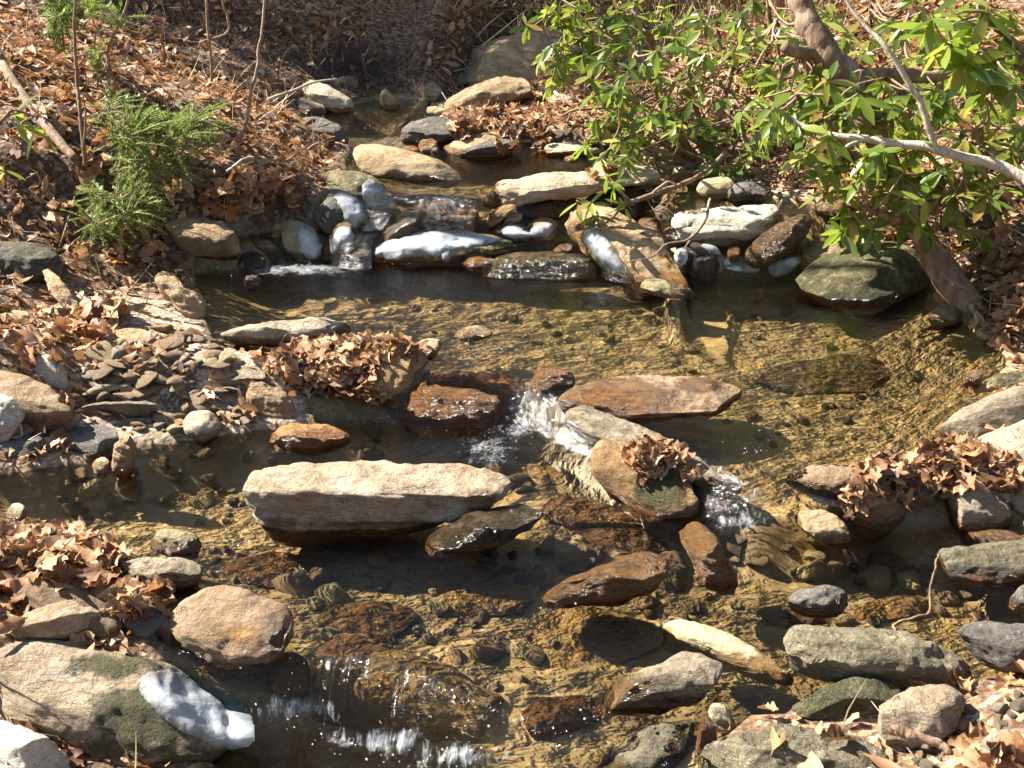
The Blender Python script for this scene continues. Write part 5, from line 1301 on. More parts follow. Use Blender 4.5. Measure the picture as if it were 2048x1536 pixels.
shrub('bushy rhododendron hanging over the far right bank, above the pale slabs', [
    ([(1400,345),(1370,290),(1330,220),(1300,150),(1270,90)], [5.15,5.1,5.05,5.0,5.0], [.022,.018,.014,.01,.006], 'stem'),
    ([(1410,345),(1430,270),(1450,190),(1470,110),(1500,50)], [5.15,5.2,5.2,5.25,5.3], [.022,.018,.015,.01,.006], 'stem'),
    ([(1395,345),(1340,310),(1280,290),(1230,280)], [5.15,5.0,4.9,4.85], [.016,.012,.01,.006], 'stem'),
    ([(1420,345),(1400,250),(1385,180),(1380,100)], [5.2,5.3,5.3,5.3], [.018,.014,.01,.007], 'stem')] + THIN,
    CB, 4.95, .22, 32, n_obj=290, size=(.055, .1), dense=2)
CC = [(1100,30),(1130,90),(1180,60),(1230,40),(1150,12),(1250,80),(1300,25),(1080,100),(1120,140),(1170,110),(1210,90),(1340,40),(1200,10),(1280,70),(1150,55),(1095,70),(1250,10)]
shrub('high rhododendron branches hanging down in front of the big far boulder', [
    ([(1330,140),(1290,60),(1260,0),(1240,-80)], [5.6,5.5,5.5,5.5], [.02,.018,.016,.014], 'stem'),
    ([(1275,30),(1220,40),(1170,70),(1120,110)], [5.5,5.45,5.4,5.4], [.012,.01,.007,.005], 'branch'),
    ([(1250,-20),(1190,-10),(1130,10),(1095,30)], [5.5,5.45,5.4,5.4], [.01,.008,.006,.004], 'branch')],
    CC, 5.4, .12, 33, n_obj=180, size=(.055, .1), dense=2, base=atdepth(np.array(1330.), np.array(140.), 5.6))
CD = [(1960,95),(1905,60),(2030,60),(1880,20),(1990,20),(2040,120),(1930,120),(1860,60),(2050,160),(1950,40),(2010,95),(1900,100)]
shrub('dark glossy rhododendron spray in the top right corner', [
    ([(2500,1150),(2260,700),(2120,330),(2100,200),(2060,120),(2000,60),(1950,10)], [3.2,3.5,3.6,3.6,3.65,3.7,3.7], [.03,.026,.02,.018,.014,.01,.006], 'stem'),
    ([(2070,140),(1990,120),(1930,90)], [3.65,3.65,3.65], [.01,.008,.005], 'branch')],
    CD, 3.65, .1, 34, n_obj=84, size=(.09, .14))
CE = [(1175,395),(1240,375),(1215,350),(1150,400),(1195,420),(1250,400)]
shrub('small drooping twig of leaves hanging over the long pale slab at the fall', [
    ([(1450,300),(1400,350),(1340,375),(1300,390),(1255,405),(1215,440),(1180,455),(1170,452)], [4.8,4.7,4.55,4.45,4.4,4.35,4.3,4.3], [.011,.010,.012,.011,.008,.006,.004,.002], 'branch'),
    ([(1300,390),(1340,365),(1362,378)], [4.45,4.45,4.45], [.006,.005,.003], 'twig'),
    ([(1290,395),(1310,420),(1335,410),(1345,400)], [4.44,4.4,4.4,4.4], [.004,.003,.003,.002], 'twig')],
    CE, 4.35, .05, 35, n_obj=40, size=(.06, .1), nleaf=(4, 7), name='rhododendron_branch')
CF = [(1510,70),(1560,40),(1590,90),(1450,40),(1440,75),(1530,120),(1640,40),(1720,60),(1770,90),(1690,90),(1740,130),(1800,60),(1600,150),(1490,20),(1400,30),(1830,110),(1560,130),(1650,20),(1780,30),(1850,20),(1360,60)]
shrub('thicket of laurel leaves behind the leaning trunk, top right', [
    ([(1560,220),(1550,120),(1540,40),(1530,-40)], [6.4,6.4,6.4,6.4], [.02,.018,.014,.01], 'stem'),
    ([(1700,230),(1720,120),(1740,30),(1750,-40)], [6.4,6.4,6.4,6.4], [.02,.018,.014,.01], 'stem'),
    ([(1460,210),(1450,120),(1430,40),(1420,-20)], [6.3,6.3,6.3,6.3], [.015,.013,.01,.006], 'stem')],
    CF + [(x + 35, y + 45) for x, y in CF[:14]], 6.2, .3, 36, n_obj=200, size=(.06, .11), dense=1, name='laurel_shrub')
_rs = np.random.default_rng(91)
CH = [(_rs.uniform(1480, 2060), _rs.uniform(20, 330)) for _ in range(80)]
shrub('tangled laurel thicket filling the slope behind the pale branch, right', [
    ([(1600,340),(1580,240),(1560,140),(1550,40)], [5.6,5.6,5.6,5.6], [.014,.012,.009,.005], 'stem'),
    ([(1780,340),(1790,220),(1800,120),(1820,20)], [5.5,5.5,5.5,5.5], [.014,.012,.009,.005], 'stem'),
    ([(1960,330),(1950,240),(1930,140),(1940,40)], [5.4,5.4,5.4,5.4], [.014,.012,.009,.005], 'stem')],
    CH, 5.4, .3, 39, n_obj=200, size=(.055, .11), name='laurel_shrub')
CG = [(30,240),(65,252),(15,335)]
shrub('few drooping dark leaves at the left edge in front of the bank', [
    ([(-60,420),(-30,300),(20,225),(70,235)], [3.9,3.9,3.9,3.9], [.01,.008,.006,.003], 'stem'),
    ([(-35,330),(0,315),(30,325)], [3.9,3.9,3.9], [.006,.004,.003], 'stem')],
    CG, 3.9, .04, 37, n_obj=30, size=(.08, .12), nleaf=(3, 5), droop=.7, name='laurel_shrub')

def branch_thing(name, label, cat, parts, bark, group=None):
    """parts: [(pixel path, depths, radii, part name)], the first is the main stem"""
    root = None
    for k, (pp, dy, rr, nm) in enumerate(parts):
        pp = np.array(pp, float); W = atdepth(pp[:, 0], pp[:, 1], np.broadcast_to(np.array(dy, float), (len(pp),)))
        Q = smooth_path(W, 6, .010, k + len(label)); rad = np.interp(np.linspace(0, 1, len(Q)), np.linspace(0, 1, len(rr)), rr)
        V, F = tube([(Q, rad)], 7)
        if root is None:
            o = nobj(name, npmesh(name, V - Q[0], F, bark)); o.location = Q[0]; root = o; X0 = Q[0]
            tag(o, label, cat, group)
        else:
            nobj(nm, npmesh(nm, V - X0, F, bark), root)
    return root
branch_thing('branch', 'long pale lichen covered branch reaching in from the right edge', 'branch', [
    ([(2900,640),(2450,500),(2110,385),(2040,350),(1960,322),(1860,297),(1780,283),(1700,275),(1620,255),(1560,225),(1500,210)], [3.2,3.35,3.45,3.5,3.55,3.6,3.65,3.7,3.75,3.8,3.85], [.026,.024,.021,.020,.018,.016,.014,.012,.009,.006,.004], 'branch'),
    ([(1870,298),(1850,230),(1820,165),(1770,90),(1720,40),(1680,-20)], [3.6,3.6,3.62,3.65,3.7,3.75], [.012,.011,.010,.008,.006,.005], 'side_branch'),
    ([(1735,278),(1700,290),(1672,318)], [3.68,3.66,3.64], [.008,.007,.004], 'side_branch')], M_BARKP)
branch_thing('twig', 'bare pale twig arching over the white slab to the log shaped boulder', 'twig', [
    ([(1420,395),(1412,430),(1395,462),(1370,482),(1330,490),(1300,515),(1255,522)], [4.3,4.2,4.12,4.08,4.05,4.0,3.98], [.006,.006,.006,.005,.004,.003,.002], 'twig'),
    ([(1390,465),(1372,490),(1362,500)], [4.12,4.1,4.1], [.004,.003,.002], 'side_twig')], M_TWIG)
branch_thing('twig', 'bent bare twig over the shaded debris in front of the far boulders', 'twig', [
    ([(1225,215),(1190,218),(1150,222),(1125,232),(1105,222)], [5.3,5.3,5.3,5.3,5.35], [.007,.007,.006,.006,.004], 'twig'),
    ([(1140,228),(1132,255),(1128,265)], [5.3,5.3,5.3], [.005,.004,.003], 'side_twig')], M_TWIG)
branch_thing('stick', 'bent grey stick standing in the water, lower right', 'stick', [
    ([(1790,1262),(1795,1245),(1830,1232),(1855,1222),(1862,1170),(1870,1125),(1880,1108)], [2.05,2.08,2.1,2.12,2.14,2.16,2.18], [.002,.0035,.0035,.0035,.003,.003,.002], 'stick')], M_TWIG)
branch_thing('stick', 'dark wet stick lying across the rounded speckled stone, bottom right', 'stick', [
    ([(1785,1458),(1800,1466),(1840,1476),(1880,1488),(1900,1510)], [1.62,1.62,1.61,1.6,1.58], [.010,.012,.009,.009,.007], 'stick')], M_BARK)
branch_thing('sapling', 'tall thin leaning sapling on the left bank beside the dark far bank', 'sapling', [
    ([(478,285),(492,235),(508,170),(517,110),(522,60),(531,-60)], [4.75,4.75,4.8,4.85,4.9,5.0], [.009,.008,.007,.006,.006,.005], 'stem')], M_TWIG, 'thin saplings on the left bank')
branch_thing('sapling', 'straight pale sapling with a crooked neighbour stem, left bank', 'sapling', [
    ([(424,165),(420,110),(416,50),(412,-60)], [5.6,5.6,5.6,5.6], [.008,.007,.007,.006], 'stem'),
    ([(400,85),(450,68),(458,40),(448,10),(440,-50)], [5.6,5.6,5.6,5.6,5.6], [.006,.006,.006,.005,.004], 'side_stem')], M_TWIG, 'thin saplings on the left bank')
branch_thing('sapling', 'crooked pale sapling with forked base near the top left', 'sapling', [
    ([(232,180),(222,140),(216,100),(235,60),(255,10),(262,-50)], [4.9,4.9,4.9,4.9,4.9,4.9], [.009,.009,.008,.007,.006,.005], 'stem'),
    ([(216,105),(170,110),(110,118)], [4.9,4.9,4.9], [.006,.005,.003], 'side_stem'),
    ([(218,95),(195,60),(180,20),(175,-30)], [4.9,4.9,4.9,4.9], [.005,.004,.004,.003], 'side_stem')], M_TWIG, 'thin saplings on the left bank')
branch_thing('sapling', 'two dark upright stems behind the green hemlock, left bank', 'sapling', [
    ([(172,330),(166,280),(160,210),(155,150),(150,70),(146,-40)], [4.2,4.2,4.25,4.3,4.3,4.3], [.009,.008,.007,.007,.006,.005], 'stem'),
    ([(168,300),(172,240),(163,190)], [4.2,4.2,4.2], [.005,.004,.003], 'side_stem')], M_BARK, 'thin saplings on the left bank')
branch_thing('log', 'grey weathered log sloping down through leaves at the far left', 'log', [
    ([(5,130),(50,200),(110,270),(150,320)], [5.0,4.7,4.45,4.3], [.022,.026,.022,.016], 'log')], M_BARK)
branch_thing('stick', 'thin broken stick in the leaves right of the hemlock', 'stick', [
    ([(452,345),(480,325),(508,314)], [4.5,4.52,4.55], [.007,.007,.006], 'stick')], M_BARKP)
branch_thing('stick', 'forked grey stick lying on the slanting rock by the far pool', 'stick', [
    ([(535,195),(570,185),(620,168),(675,157)], [5.6,5.6,5.65,5.7], [.006,.007,.006,.004], 'stick'),
    ([(545,203),(575,182)], [5.58,5.6], [.005,.004], 'side_stick')], M_BARKP)
branch_thing('stick', 'curved twig over the rust and cream boulder at the leaf dam', 'stick', [
    ([(740,690),(790,700),(830,705),(848,725),(842,760)], [3.48,3.46,3.44,3.42,3.4], [.003,.003,.003,.003,.002], 'stick')], M_TWIG)
branch_thing('stick', 'thin stick poking out of the leaf dam', 'stick', [
    ([(548,700),(562,680),(574,668)], [3.5,3.5,3.5], [.004,.004,.003], 'stick')], M_TWIG)
branch_thing('stick', 'orange flat splinter of wood in the water beside the cream slanting stone', 'stick', [
    ([(1338,1233),(1370,1241),(1400,1250)], [2.12,2.11,2.1], [.004,.005,.003], 'stick')], MS['rust'])

# ------------------------------------------------------------------ hemlock saplings
def mat_needle():
    t = NT('hemlock_needles')
    f = t.island()
    col = t.ramp(f, [(0, (.07, .13, .025)), (.5, (.17, .28, .05)), (1, (.32, .42, .1))])
    b = t.bsdf(Base_Color=col, Roughness=.4)
    tl = t.n('ShaderNodeBsdfTranslucent'); t.set(tl.inputs['Color'], t.mix(.4, col, (.35, .5, .06)))
    m = t.n('ShaderNodeMixShader'); m.inputs[0].default_value = .4; t.set(m.inputs[1], b); t.set(m.inputs[2], tl.outputs[0])
    return t.end(m.outputs[0])
M_NEEDLE = mat_needle()
def hemlock(label, stems, clumps, seed, depth, needle=.014, name='hemlock_sapling'):
    r = np.random.default_rng(seed)
    sk = []
    for pp, dy, rr in stems:
        pp = np.array(pp, float); W = atdepth(pp[:, 0], pp[:, 1], np.broadcast_to(np.array(dy, float), (len(pp),)))
        Q = smooth_path(W, 6, .01, seed); sk.append((Q, np.interp(np.linspace(0, 1, len(Q)), np.linspace(0, 1, len(rr)), rr)))
    root = nobj(name, None); root.location = sk[0][0][0]; X0 = np.array(root.location); tag(root, label, 'sapling')
    V, F = tube(sk, 6); nobj('stem', npmesh('stem', V - X0, F, M_TWIG), root)
    for (cx, cy, rx, ry, n) in clumps:
        tw, NV = [], []
        for i in range(n):
            a = r.uniform(0, 6.28); q = math.sqrt(r.uniform())
            x, y = cx + rx * q * math.cos(a) * .8, cy + ry * q * math.sin(a) * .8
            X = atdepth(np.array(x), np.array(y), depth + r.normal(0, .12))
            d = np.array([math.cos(a) * .8 + .35, r.normal(0, .5), -math.sin(a) * .6 + .25]); d /= np.linalg.norm(d)
            L = r.uniform(.08, .17)
            s = np.linspace(0, 1, 7)
            P = X + d * (s[:, None] - .4) * L + np.array([0, 0, -.03]) * (s[:, None] ** 2)
            tw.append((P, np.linspace(.0025, .0012, 7)))
            for sg in (-1, 1):
                m = int(L / .0024)
                ss = r.uniform(0, 1, m)
                B0 = X + d * (ss[:, None] - .4) * L + np.array([0, 0, -.03]) * (ss[:, None] ** 2)
                sd = np.cross(d, [0, 0, 1.0]); sd /= np.linalg.norm(sd)
                nd = sd * sg * .8 + d * .5 + .22 * r.normal(size=(m, 3)); nd /= np.linalg.norm(nd, axis=1)[:, None]
                w = np.cross(nd, [0.1, .2, 1.0]); w /= np.linalg.norm(w, axis=1)[:, None]
                ln = needle * r.uniform(.7, 1.2, m)[:, None]; wd = .0021
                NV.append(np.stack([B0 - w * wd * .6, B0 + nd * ln * .6 - w * wd, B0 + nd * ln, B0 + nd * ln * .6 + w * wd], 1))
        NV = np.concatenate(NV); nV = NV.reshape(-1, 3)
        V, F = tube(tw, 4); br = nobj('branch', npmesh('branch', V - X0, F, M_TWIG), root); br['kind'] = 'stuff'
        fo = nobj('needles', npmesh('needles', nV - X0, np.arange(len(nV)).reshape(-1, 4), M_NEEDLE, False), br); fo['kind'] = 'stuff'
    return root
hemlock('bright green feathery hemlock sapling on the left bank', [([(245,520),(240,440),(235,380),(240,300),(225,220),(205,160)], [4.05,4.08,4.1,4.15,4.2,4.25], [.011,.01,.008,.007,.005,.003]),
        ([(238,400),(290,330),(350,270),(420,215)], [4.1,4.1,4.1,4.1], [.006,.005,.004,.002])],
        [(270,265,70,55,80), (350,270,80,50,90), (395,235,45,28,34), (225,215,30,40,22), (310,320,80,40,60), (250,385,90,40,80), (200,440,60,40,50), (270,420,60,35,46)], 41, 4.1)
hemlock('small soft green pine seedling at the top left', [([(125,95),(125,60),(130,20),(135,-20)], [5.2,5.2,5.2,5.2], [.006,.005,.004,.003])],
        [(125,25,38,38,40), (110,60,16,24,14)], 42, 5.2, needle=.03, name='pine_seedling')
hemlock('dim green pine seedling behind the crooked sapling', [([(195,180),(192,120),(190,60)], [5.0,5.0,5.0], [.006,.005,.003])],
        [(180,20,25,26,16), (195,122,18,22,12), (240,35,22,20,12)], 43, 5.0, needle=.03, name='pine_seedling')

# ------------------------------------------------------------------ dead grass, rootlets, twigs on the ground
def mat_grass():
    t = NT('dead_grass')
    col = t.ramp(t.island(), [(0, (.12, .075, .04)), (.4, (.32, .21, .11)), (.75, (.52, .39, .22)), (.93, (.6, .5, .32)), (1, (.2, .24, .06))])
    return t.end(t.bsdf(Base_Color=col, Roughness=.7))
M_GRASS = mat_grass()
def blades(name, label, pos, nrm, length, seed, lean=.6, width=.0022, mat=None, down=False):
    r = np.random.default_rng(seed); n = len(pos)
    d = nrm + lean * rand_unit(n, r)
    if down: d = d * .6 + np.array([.1, -.35, -.75])
    d /= np.linalg.norm(d, axis=1)[:, None]
    L = r.uniform(.4, 1, n)[:, None] * length
    side = np.cross(d, rand_unit(n, r)); side /= np.linalg.norm(side, axis=1)[:, None] + 1e-9
    g = rand_unit(n, r) * .35 + np.array([0, 0, -.25])
    p1 = pos + d * L * .5 + g * L * .1; p2 = pos + d * L + g * L * .45
    w = width * r.uniform(.6, 1.4, n)[:, None]
    V = np.stack([pos - side * w, pos + side * w, p1 + side * w * .8, p1 - side * w * .8, p2 + side * w * .2, p2 - side * w * .2], 1).reshape(-1, 3)
    b = np.arange(n)[:, None] * 6
    F = np.concatenate([b + np.array([[0, 1, 2, 3]]), b + np.array([[3, 2, 4, 5]])])
    o = nobj(name, npmesh(name, V, F, mat or M_GRASS)); tag(o, label, kind='stuff'); return o
def scatter(n, seed, f, xr=(-4.5, 5), yr=(1.2, 11)):
    r = np.random.default_rng(seed)
    x = r.uniform(*xr, n); y = r.uniform(*yr, n); z = terrain(x, y)
    a, b, c = proj(np.stack([x, y, z], -1)); dl, dr = bankparts(x, y)
    k = (a > -100) & (a < 2150) & (b > -150) & (b < 1600) & (r.uniform(size=n) < f(a, b, x, y, dl, dr))
    P = np.stack([x, y, z], -1)[k]
    return P, tnormal(P[:, 0], P[:, 1])
P, Nn = scatter(60000, 51, lambda a, b, x, y, dl, dr: (np.maximum(dl, dr) > .08) * (.05 + .5 * (y > 6.6) + .35 * blobs(a, b, [(450, 230, 120, 60, 1), (580, 330, 60, 50, 1), (250, 500, 60, 60, 1), (2000, 600, 90, 90, 1), (1250, 330, 150, 60, .8), (1900, 250, 150, 100, .5)])))
blades('dead_grass', 'dry tan grass stalks and stems on the banks', P, Nn, .20, 52)
P, Nn = scatter(40000, 53, lambda a, b, x, y, dl, dr: (y > 7.0) * .55)
blades('undergrowth', 'tangled dry undergrowth on the slope behind the creek', P, Nn, .55, 54, lean=.5, width=.004)
P, Nn = scatter(90000, 55, lambda a, b, x, y, dl, dr: np.clip(blobs(a, b, [(700, 130, 200, 70, 1), (860, 120, 90, 60, 1), (1960, 570, 110, 90, .6), (420, 190, 60, 40, .5), (540, 300, 60, 40, .5)]), 0, 1) * (np.maximum(dl, dr) > .02) * .5)
blades('rootlets', 'fine dark roots and dead grass hanging over the undercut banks', P, Nn, .17, 56, lean=.8, width=.0018, mat=M_BARK, down=True)
P, Nn = scatter(4200, 57, lambda a, b, x, y, dl, dr: (np.maximum(dl, dr) > .1) * .45)
r9 = np.random.default_rng(9); tws = []
for X, n in zip(P, Nn):
    d = rand_unit(1, r9)[0]; d -= n * (d @ n) * r9.uniform(.3, 1); d /= np.linalg.norm(d); L = r9.uniform(.08, .35)
    s = np.linspace(0, 1, 4)[:, None]
    tws.append((X + n * .015 + d * (s - .5) * L + rand_unit(1, r9) * .05 * L * np.sin(s * 5), np.linspace(.003, .0015, 4) * r9.uniform(.6, 1.3)))
V, F = tube(tws, 4)
tag(nobj('twig_litter', npmesh('twig_litter', V, F, M_TWIG)), 'small dead twigs scattered over the banks', kind='stuff')
# far thicket of green laurel and bare stems along the top of the picture
P, Nn = scatter(9000, 58, lambda a, b, x, y, dl, dr: (y > 7.3) * (.15 + .7 * (a > 850)) * .8)
r10 = np.random.default_rng(10); tws = []
for X in P[:900]:
    d = np.array([r10.normal(0, .3), r10.normal(0, .3), 1.0]); L = r10.uniform(.4, 1.6); s = np.linspace(0, 1, 5)[:, None]
    tws.append((X + d * s * L + rand_unit(1, r10) * .1 * np.sin(s * 4), np.linspace(.006, .002, 5) * r10.uniform(.5, 1.6)))
V, F = tube(tws, 4)
tag(nobj('thicket_stems', npmesh('thicket_stems', V, F, M_TWIG)), 'bare stems of the far thicket', kind='stuff')
k = r10.permutation(len(P)); P2 = P[k]
P2 = np.repeat(P2, 4, 0)[:12000] + np.stack([r10.normal(0, .12, min(12000, 4 * len(P2))), r10.normal(0, .12, min(12000, 4 * len(P2))), r10.uniform(.05, .7, min(12000, 4 * len(P2)))], -1)
dd = rand_unit(len(P2), r10); nn = rand_unit(len(P2), r10) + np.array([0, 0, .6])
qa, qb, _ = proj(P2)
sel = (qa > 1020) | (r10.uniform(size=len(P2)) < .12)
fo = bulk('thicket_foliage', EVGS, P2[sel], bases(dd[sel], nn[sel]), r10.uniform(.06, .12, sel.sum()), M_GREEN)
tag(fo, 'green leaves of the far thicket along the top right', kind='stuff')

# ------------------------------------------------------------------ trees of the wood behind
def tree(label, x, y, rad, h, seed, bark, crown=False, lean=(0, 0), name='tree', group='trees of the wood behind the creek'):
    r = np.random.default_rng(seed)
    z = float(terrain(np.array([x]), np.array([y]))[0]) - .1
    root = nobj(name, None); root.location = (x, y, z); tag(root, label, 'tree', group)
    s = np.linspace(0, 1, 14)
    P = np.stack([lean[0] * s * h + .12 * fbm(s * 4, seed + 0 * s, 0, 2), lean[1] * s * h + .12 * fbm(s * 4 + 9, seed + 0 * s, 0, 2), s * h], -1)
    V, F = tube([(P, rad * (1 - .75 * s) * (1 + .5 * np.exp(-s * 18)))], 10)
    nobj('trunk', npmesh('trunk', V, F, bark), root)
    br, tips = [], []
    for i in range(14 if not crown else 26):
        t = r.uniform(.35, .97) if not crown else r.uniform(.3, .98)
        Q = np.array([np.interp(t, s, P[:, j]) for j in range(3)])
        a = r.uniform(0, 6.28); L = h * r.uniform(.12, .3) * (1.15 - t) * (1.6 if crown else 1.5)
        d = np.array([math.cos(a), math.sin(a), r.uniform(.1, .7) if not crown else r.uniform(-.15, .2)])
        u = np.linspace(0, 1, 6)[:, None]
        B = Q + d * u * L + np.array([0, 0, .15]) * L * u ** 2 + .05 * L * np.sin(u * 5) * rand_unit(1, r)
        br.append((B, rad * .3 * (1 - t * .6) * (1 - .8 * u[:, 0]))); tips.append(B)
    for b_ in br:
        V, F = tube([b_], 5); nobj('branch', npmesh('branch', V, F, bark), root)
    if crown:
        C = np.concatenate([B[2:] for B in tips]); C = np.repeat(C, 26, 0) + r.normal(0, .17, (len(C) * 26, 3)) * np.array([1, 1, .6])
        n = len(C); f = bulk('crown', EVGS, C, bases(rand_unit(n, r), rand_unit(n, r) + np.array([0, 0, .7])), r.uniform(.12, .24, n), M_GREEN, root); f['kind'] = 'stuff'
    return root
tree('slim grey trunk at the top behind the hanging branches, right of centre', 1.55, 8.6, .06, 7, 61, M_BARK)
tree('pale broken looking trunk at the top right behind the leaning rhododendron', 2.75, 8.2, .07, 7, 62, M_BARKP)
tree('pale trunk near the top right corner', 3.35, 8.4, .075, 8, 63, M_BARKP)
tree('dark trunk at the upper left edge', -2.55, 5.35, .04, 6, 64, M_BARK)
tree('slim pale trunk at the top left above the sapling', -1.75, 8.0, .035, 6, 65, M_BARKP)
tree('pair like slim trunk at the top left of centre', -.75, 9.2, .045, 7, 66, M_BARK)
for i, (x, y, rd, h, cr) in enumerate([(-5.2, 8.9, .10, 4.3, True), (-6.5, 14, .14, 9, True), (0.4, 13, .12, 9, False), (2.5, 14.5, .14, 10, True), (5.0, 12, .12, 9, True), (-2.2, 15, .13, 9, False), (7.5, 15, .15, 10, True), (-9, 16, .15, 10, False), (-12, 15, .15, 10, True), (4.5, 18, .15, 11, True), (-5, 20, .15, 11, True), (0, 22, .15, 12, True)]):
    tree('tree standing up the wooded slope outside the picture', x, y, rd, h, 70 + i, M_BARK, cr, (0.01 * (i % 3 - 1), 0))

# ------------------------------------------------------------------ falling sheets of water
def mat_fall():
    t = NT('falling_water')
    u = t.attr('u'); v = t.attr('v'); w = t.attr('white')
    cb = t.n('ShaderNodeCombineXYZ'); t.set(cb.inputs[0], u); t.set(cb.inputs[1], t.math('MULTIPLY', v, .8)); t.set(cb.inputs[2], t.math('MULTIPLY', w, 7.0))
    n = t.noise(cb.outputs[0], 60, 4, .65, .6); n2 = t.noise(cb.outputs[0], 18, 4, .6, .8)
    s = t.math('ADD', t.math('MULTIPLY', n, .55), t.math('MULTIPLY', n2, .45))
    thr = t.math('SUBTRACT', .82, t.math('MULTIPLY', t.math('MULTIPLY', w, t.math('ADD', .6, t.math('MULTIPLY', v, .5))), .40))
    fac = t.math('MULTIPLY', t.rng(t.math('SUBTRACT', s, thr), 0, .2), .8)
    nrm = t.bump(s, .8, .02)
    fr = t.n('ShaderNodeFresnel'); fr.inputs['IOR'].default_value = 1.33; t.set(fr.inputs['Normal'], nrm)
    gl = t.n('ShaderNodeBsdfGlossy'); gl.inputs['Roughness'].default_value = .12; t.set(gl.inputs['Normal'], nrm)
    tr = t.n('ShaderNodeBsdfTransparent'); tr.inputs['Color'].default_value = (.96, .92, .84, 1)
    m = t.n('ShaderNodeMixShader'); t.set(m.inputs[0], t.math('MULTIPLY', t.math('MULTIPLY', fr.outputs[0], .5), t.rng(s, .42, .6))); t.set(m.inputs[1], tr.outputs[0]); t.set(m.inputs[2], gl.outputs[0])
    wh = t.n('ShaderNodeBsdfDiffuse'); wh.inputs['Color'].default_value = (.62, .65, .68, 1)
    tl = t.n('ShaderNodeBsdfTranslucent'); tl.inputs['Color'].default_value = (.7, .73, .76, 1)
    ms = t.n('ShaderNodeMixShader'); ms.inputs[0].default_value = .5; t.set(ms.inputs[1], wh.outputs[0]); t.set(ms.inputs[2], tl.outputs[0])
    m2 = t.n('ShaderNodeMixShader'); t.set(m2.inputs[0], fac); t.set(m2.inputs[1], m.outputs[0]); t.set(m2.inputs[2], ms.outputs[0])
    return t.end(m2.outputs[0])
M_FALL = mat_fall()
def fall(lip, base, zl, zb, white, fwd=.0, sag=.35, nu=60, nv=22):
    L = np.array(lip, float); Bq = np.array(base, float)
    f = np.linspace(0, 1, nu)
    ip = lambda A: np.stack([np.interp(f, np.linspace(0, 1, len(A)), A[:, k]) for k in (0, 1)], -1)
    L, Bq = ip(L), ip(Bq)
    WL = unproj(L[:, 0], L[:, 1], np.full(nu, zl)); WB = unproj(Bq[:, 0], Bq[:, 1], np.full(nu, zb))
    WL[:, 1] -= fwd; WB[:, 1] -= fwd
    v = np.linspace(0, 1, nv)
    X = WL[None] * (1 - v[:, None, None]) + WB[None] * v[:, None, None]
    X[:, :, 2] = WL[None, :, 2] + (WB[None, :, 2] - WL[None, :, 2]) * (v ** (1 + sag))[:, None] + .006
    U = np.broadcast_to(np.cumsum(np.r_[0, np.hypot(*np.diff(WL[:, :2], axis=0).T)])[None], X.shape[:2]); Vv = np.broadcast_to(v[:, None], X.shape[:2])
    X = X + .007 * (vn(U * 38, Vv * 1.5, white * 9) + .6 * vn(U * 90, Vv * 2, 3.))[:, :, None] * np.array([0, -1, .35]) * np.sin(math.pi * (.1 + .85 * Vv))[:, :, None]
    edge = np.minimum(1, np.minimum(f, 1 - f) * 5)[None] * sstep(Vv, -.05, .35)
    o0 = X.reshape(-1, 3).mean(0)
    o = nobj('waterfall', npmesh('waterfall', X.reshape(-1, 3) - o0, gridfaces(nv, nu), M_FALL, attrs={'u': U.ravel(), 'v': Vv.ravel(), 'white': (white * edge).ravel()}))
    o.location = o0; tag(o, 'thin sheet of falling water', kind='structure'); return o
fall([(828,400),(890,396),(955,400)], [(832,464),(890,466),(948,464)], .345, .21, .95, fwd=.03)
fall([(742,382),(770,386),(800,394)], [(690,455),(730,462),(775,460)], .345, .22, .8, fwd=.02)
fall([(682,458),(715,462),(748,466)], [(668,528),(705,534),(745,534)], .225, .12, .95, fwd=.05)
fall([(1052,768),(1085,785),(1125,806)], [(1010,838),(1060,862),(1118,868)], .12, .0, .95, fwd=.01)
fall([(1488,960),(1520,962),(1562,958)], [(1484,1018),(1515,1022),(1552,1016)], .12, .0, .85, fwd=.0)
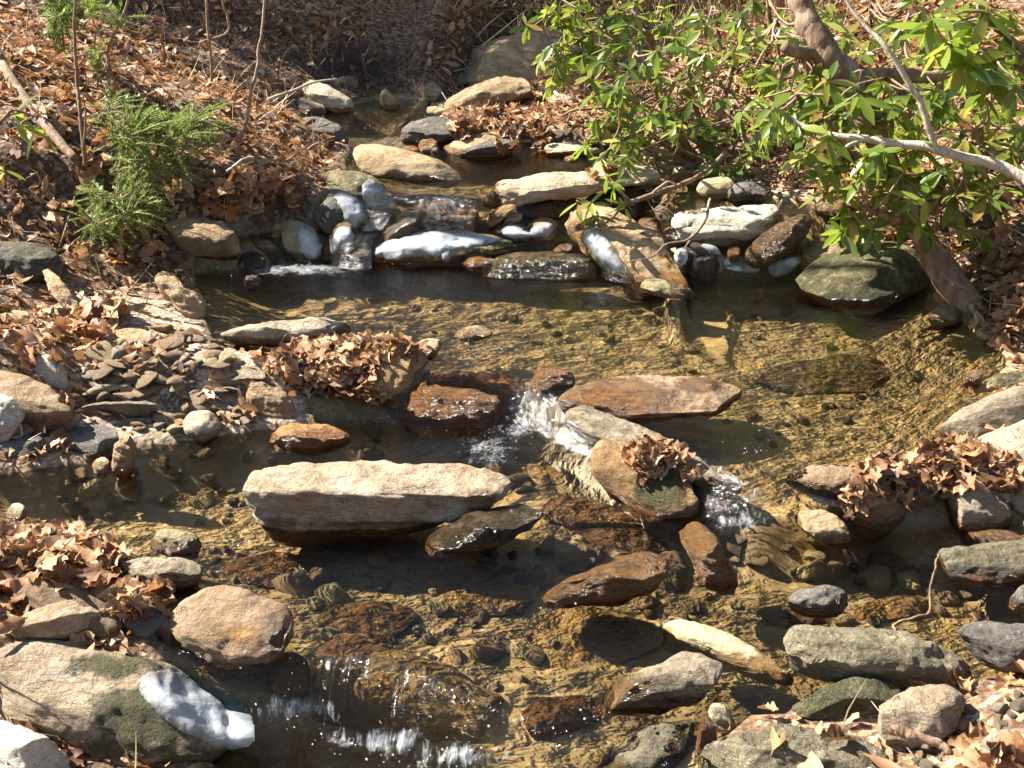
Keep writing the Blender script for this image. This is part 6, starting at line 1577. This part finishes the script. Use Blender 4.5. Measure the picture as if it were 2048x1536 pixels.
fall([(535,1328),(555,1322),(580,1322)], [(535,1402),(562,1408),(590,1408)], .0, -.14, .75, fwd=.0)
fall([(625,1318),(760,1312),(880,1362),(1000,1424)], [(610,1430),(740,1476),(880,1510),(1010,1520)], .0, -.14, .32, fwd=.0, nu=120)
fall([(965,514),(1080,508),(1186,520)], [(965,548),(1080,554),(1190,552)], .19, .12, .7, fwd=.05, nu=90)
fall([(1210,476),(1232,492),(1250,512)], [(1200,548),(1225,556),(1262,562)], .2, .12, .8, fwd=.06)

# ------------------------------------------------------------------ splashing drops
r11 = np.random.default_rng(12)
DP = []
for cx, cy, rx, ry, sgt in FOAM:
    n = int(3 + sgt * rx * ry / 150)
    x = cx + rx * .75 * r11.normal(size=n) * .7; y = cy + ry * .75 * r11.normal(size=n) * .7
    for a, b in zip(x, y):
        for zz in (0.34, .12, 0.0, -.1):
            q = unproj(np.array(a), np.array(b), zz)
            if abs(float(level(q[None, 0], q[None, 1])[0]) - zz) < .06: break
        z = float(level(q[None, 0], q[None, 1])[0])
        DP.append((q[0], q[1], z + abs(r11.normal(0, .012)) * (0.4 + sgt)))
DP = np.array(DP)
def mat_drop():
    t = NT('water_drop')
    b = t.n('ShaderNodeBsdfPrincipled'); b.inputs['Base Color'].default_value = (.8, .83, .86, 1); b.inputs['Roughness'].default_value = .06
    tr = t.n('ShaderNodeBsdfTransparent'); m = t.n('ShaderNodeMixShader'); m.inputs[0].default_value = .55; t.set(m.inputs[1], b.outputs[0]); t.set(m.inputs[2], tr.outputs[0])
    return t.end(m.outputs[0])
Vd, Fd = ico(2)
sp = bulk('splash', [(Vd * np.array([1, 1, .8]), Fd)], DP, bases(rand_unit(len(DP), r11), rand_unit(len(DP), r11)), .0008 + .002 * r11.uniform(0, 1, len(DP)) ** 2, mat_drop())
tag(sp, 'drops and bubbles of splashing water at the small falls', kind='stuff')
print('drops', len(DP), 'objects', len(bpy.data.objects), 'tris', sum(len(o.data.polygons) for o in bpy.data.objects if o.type == 'MESH'))
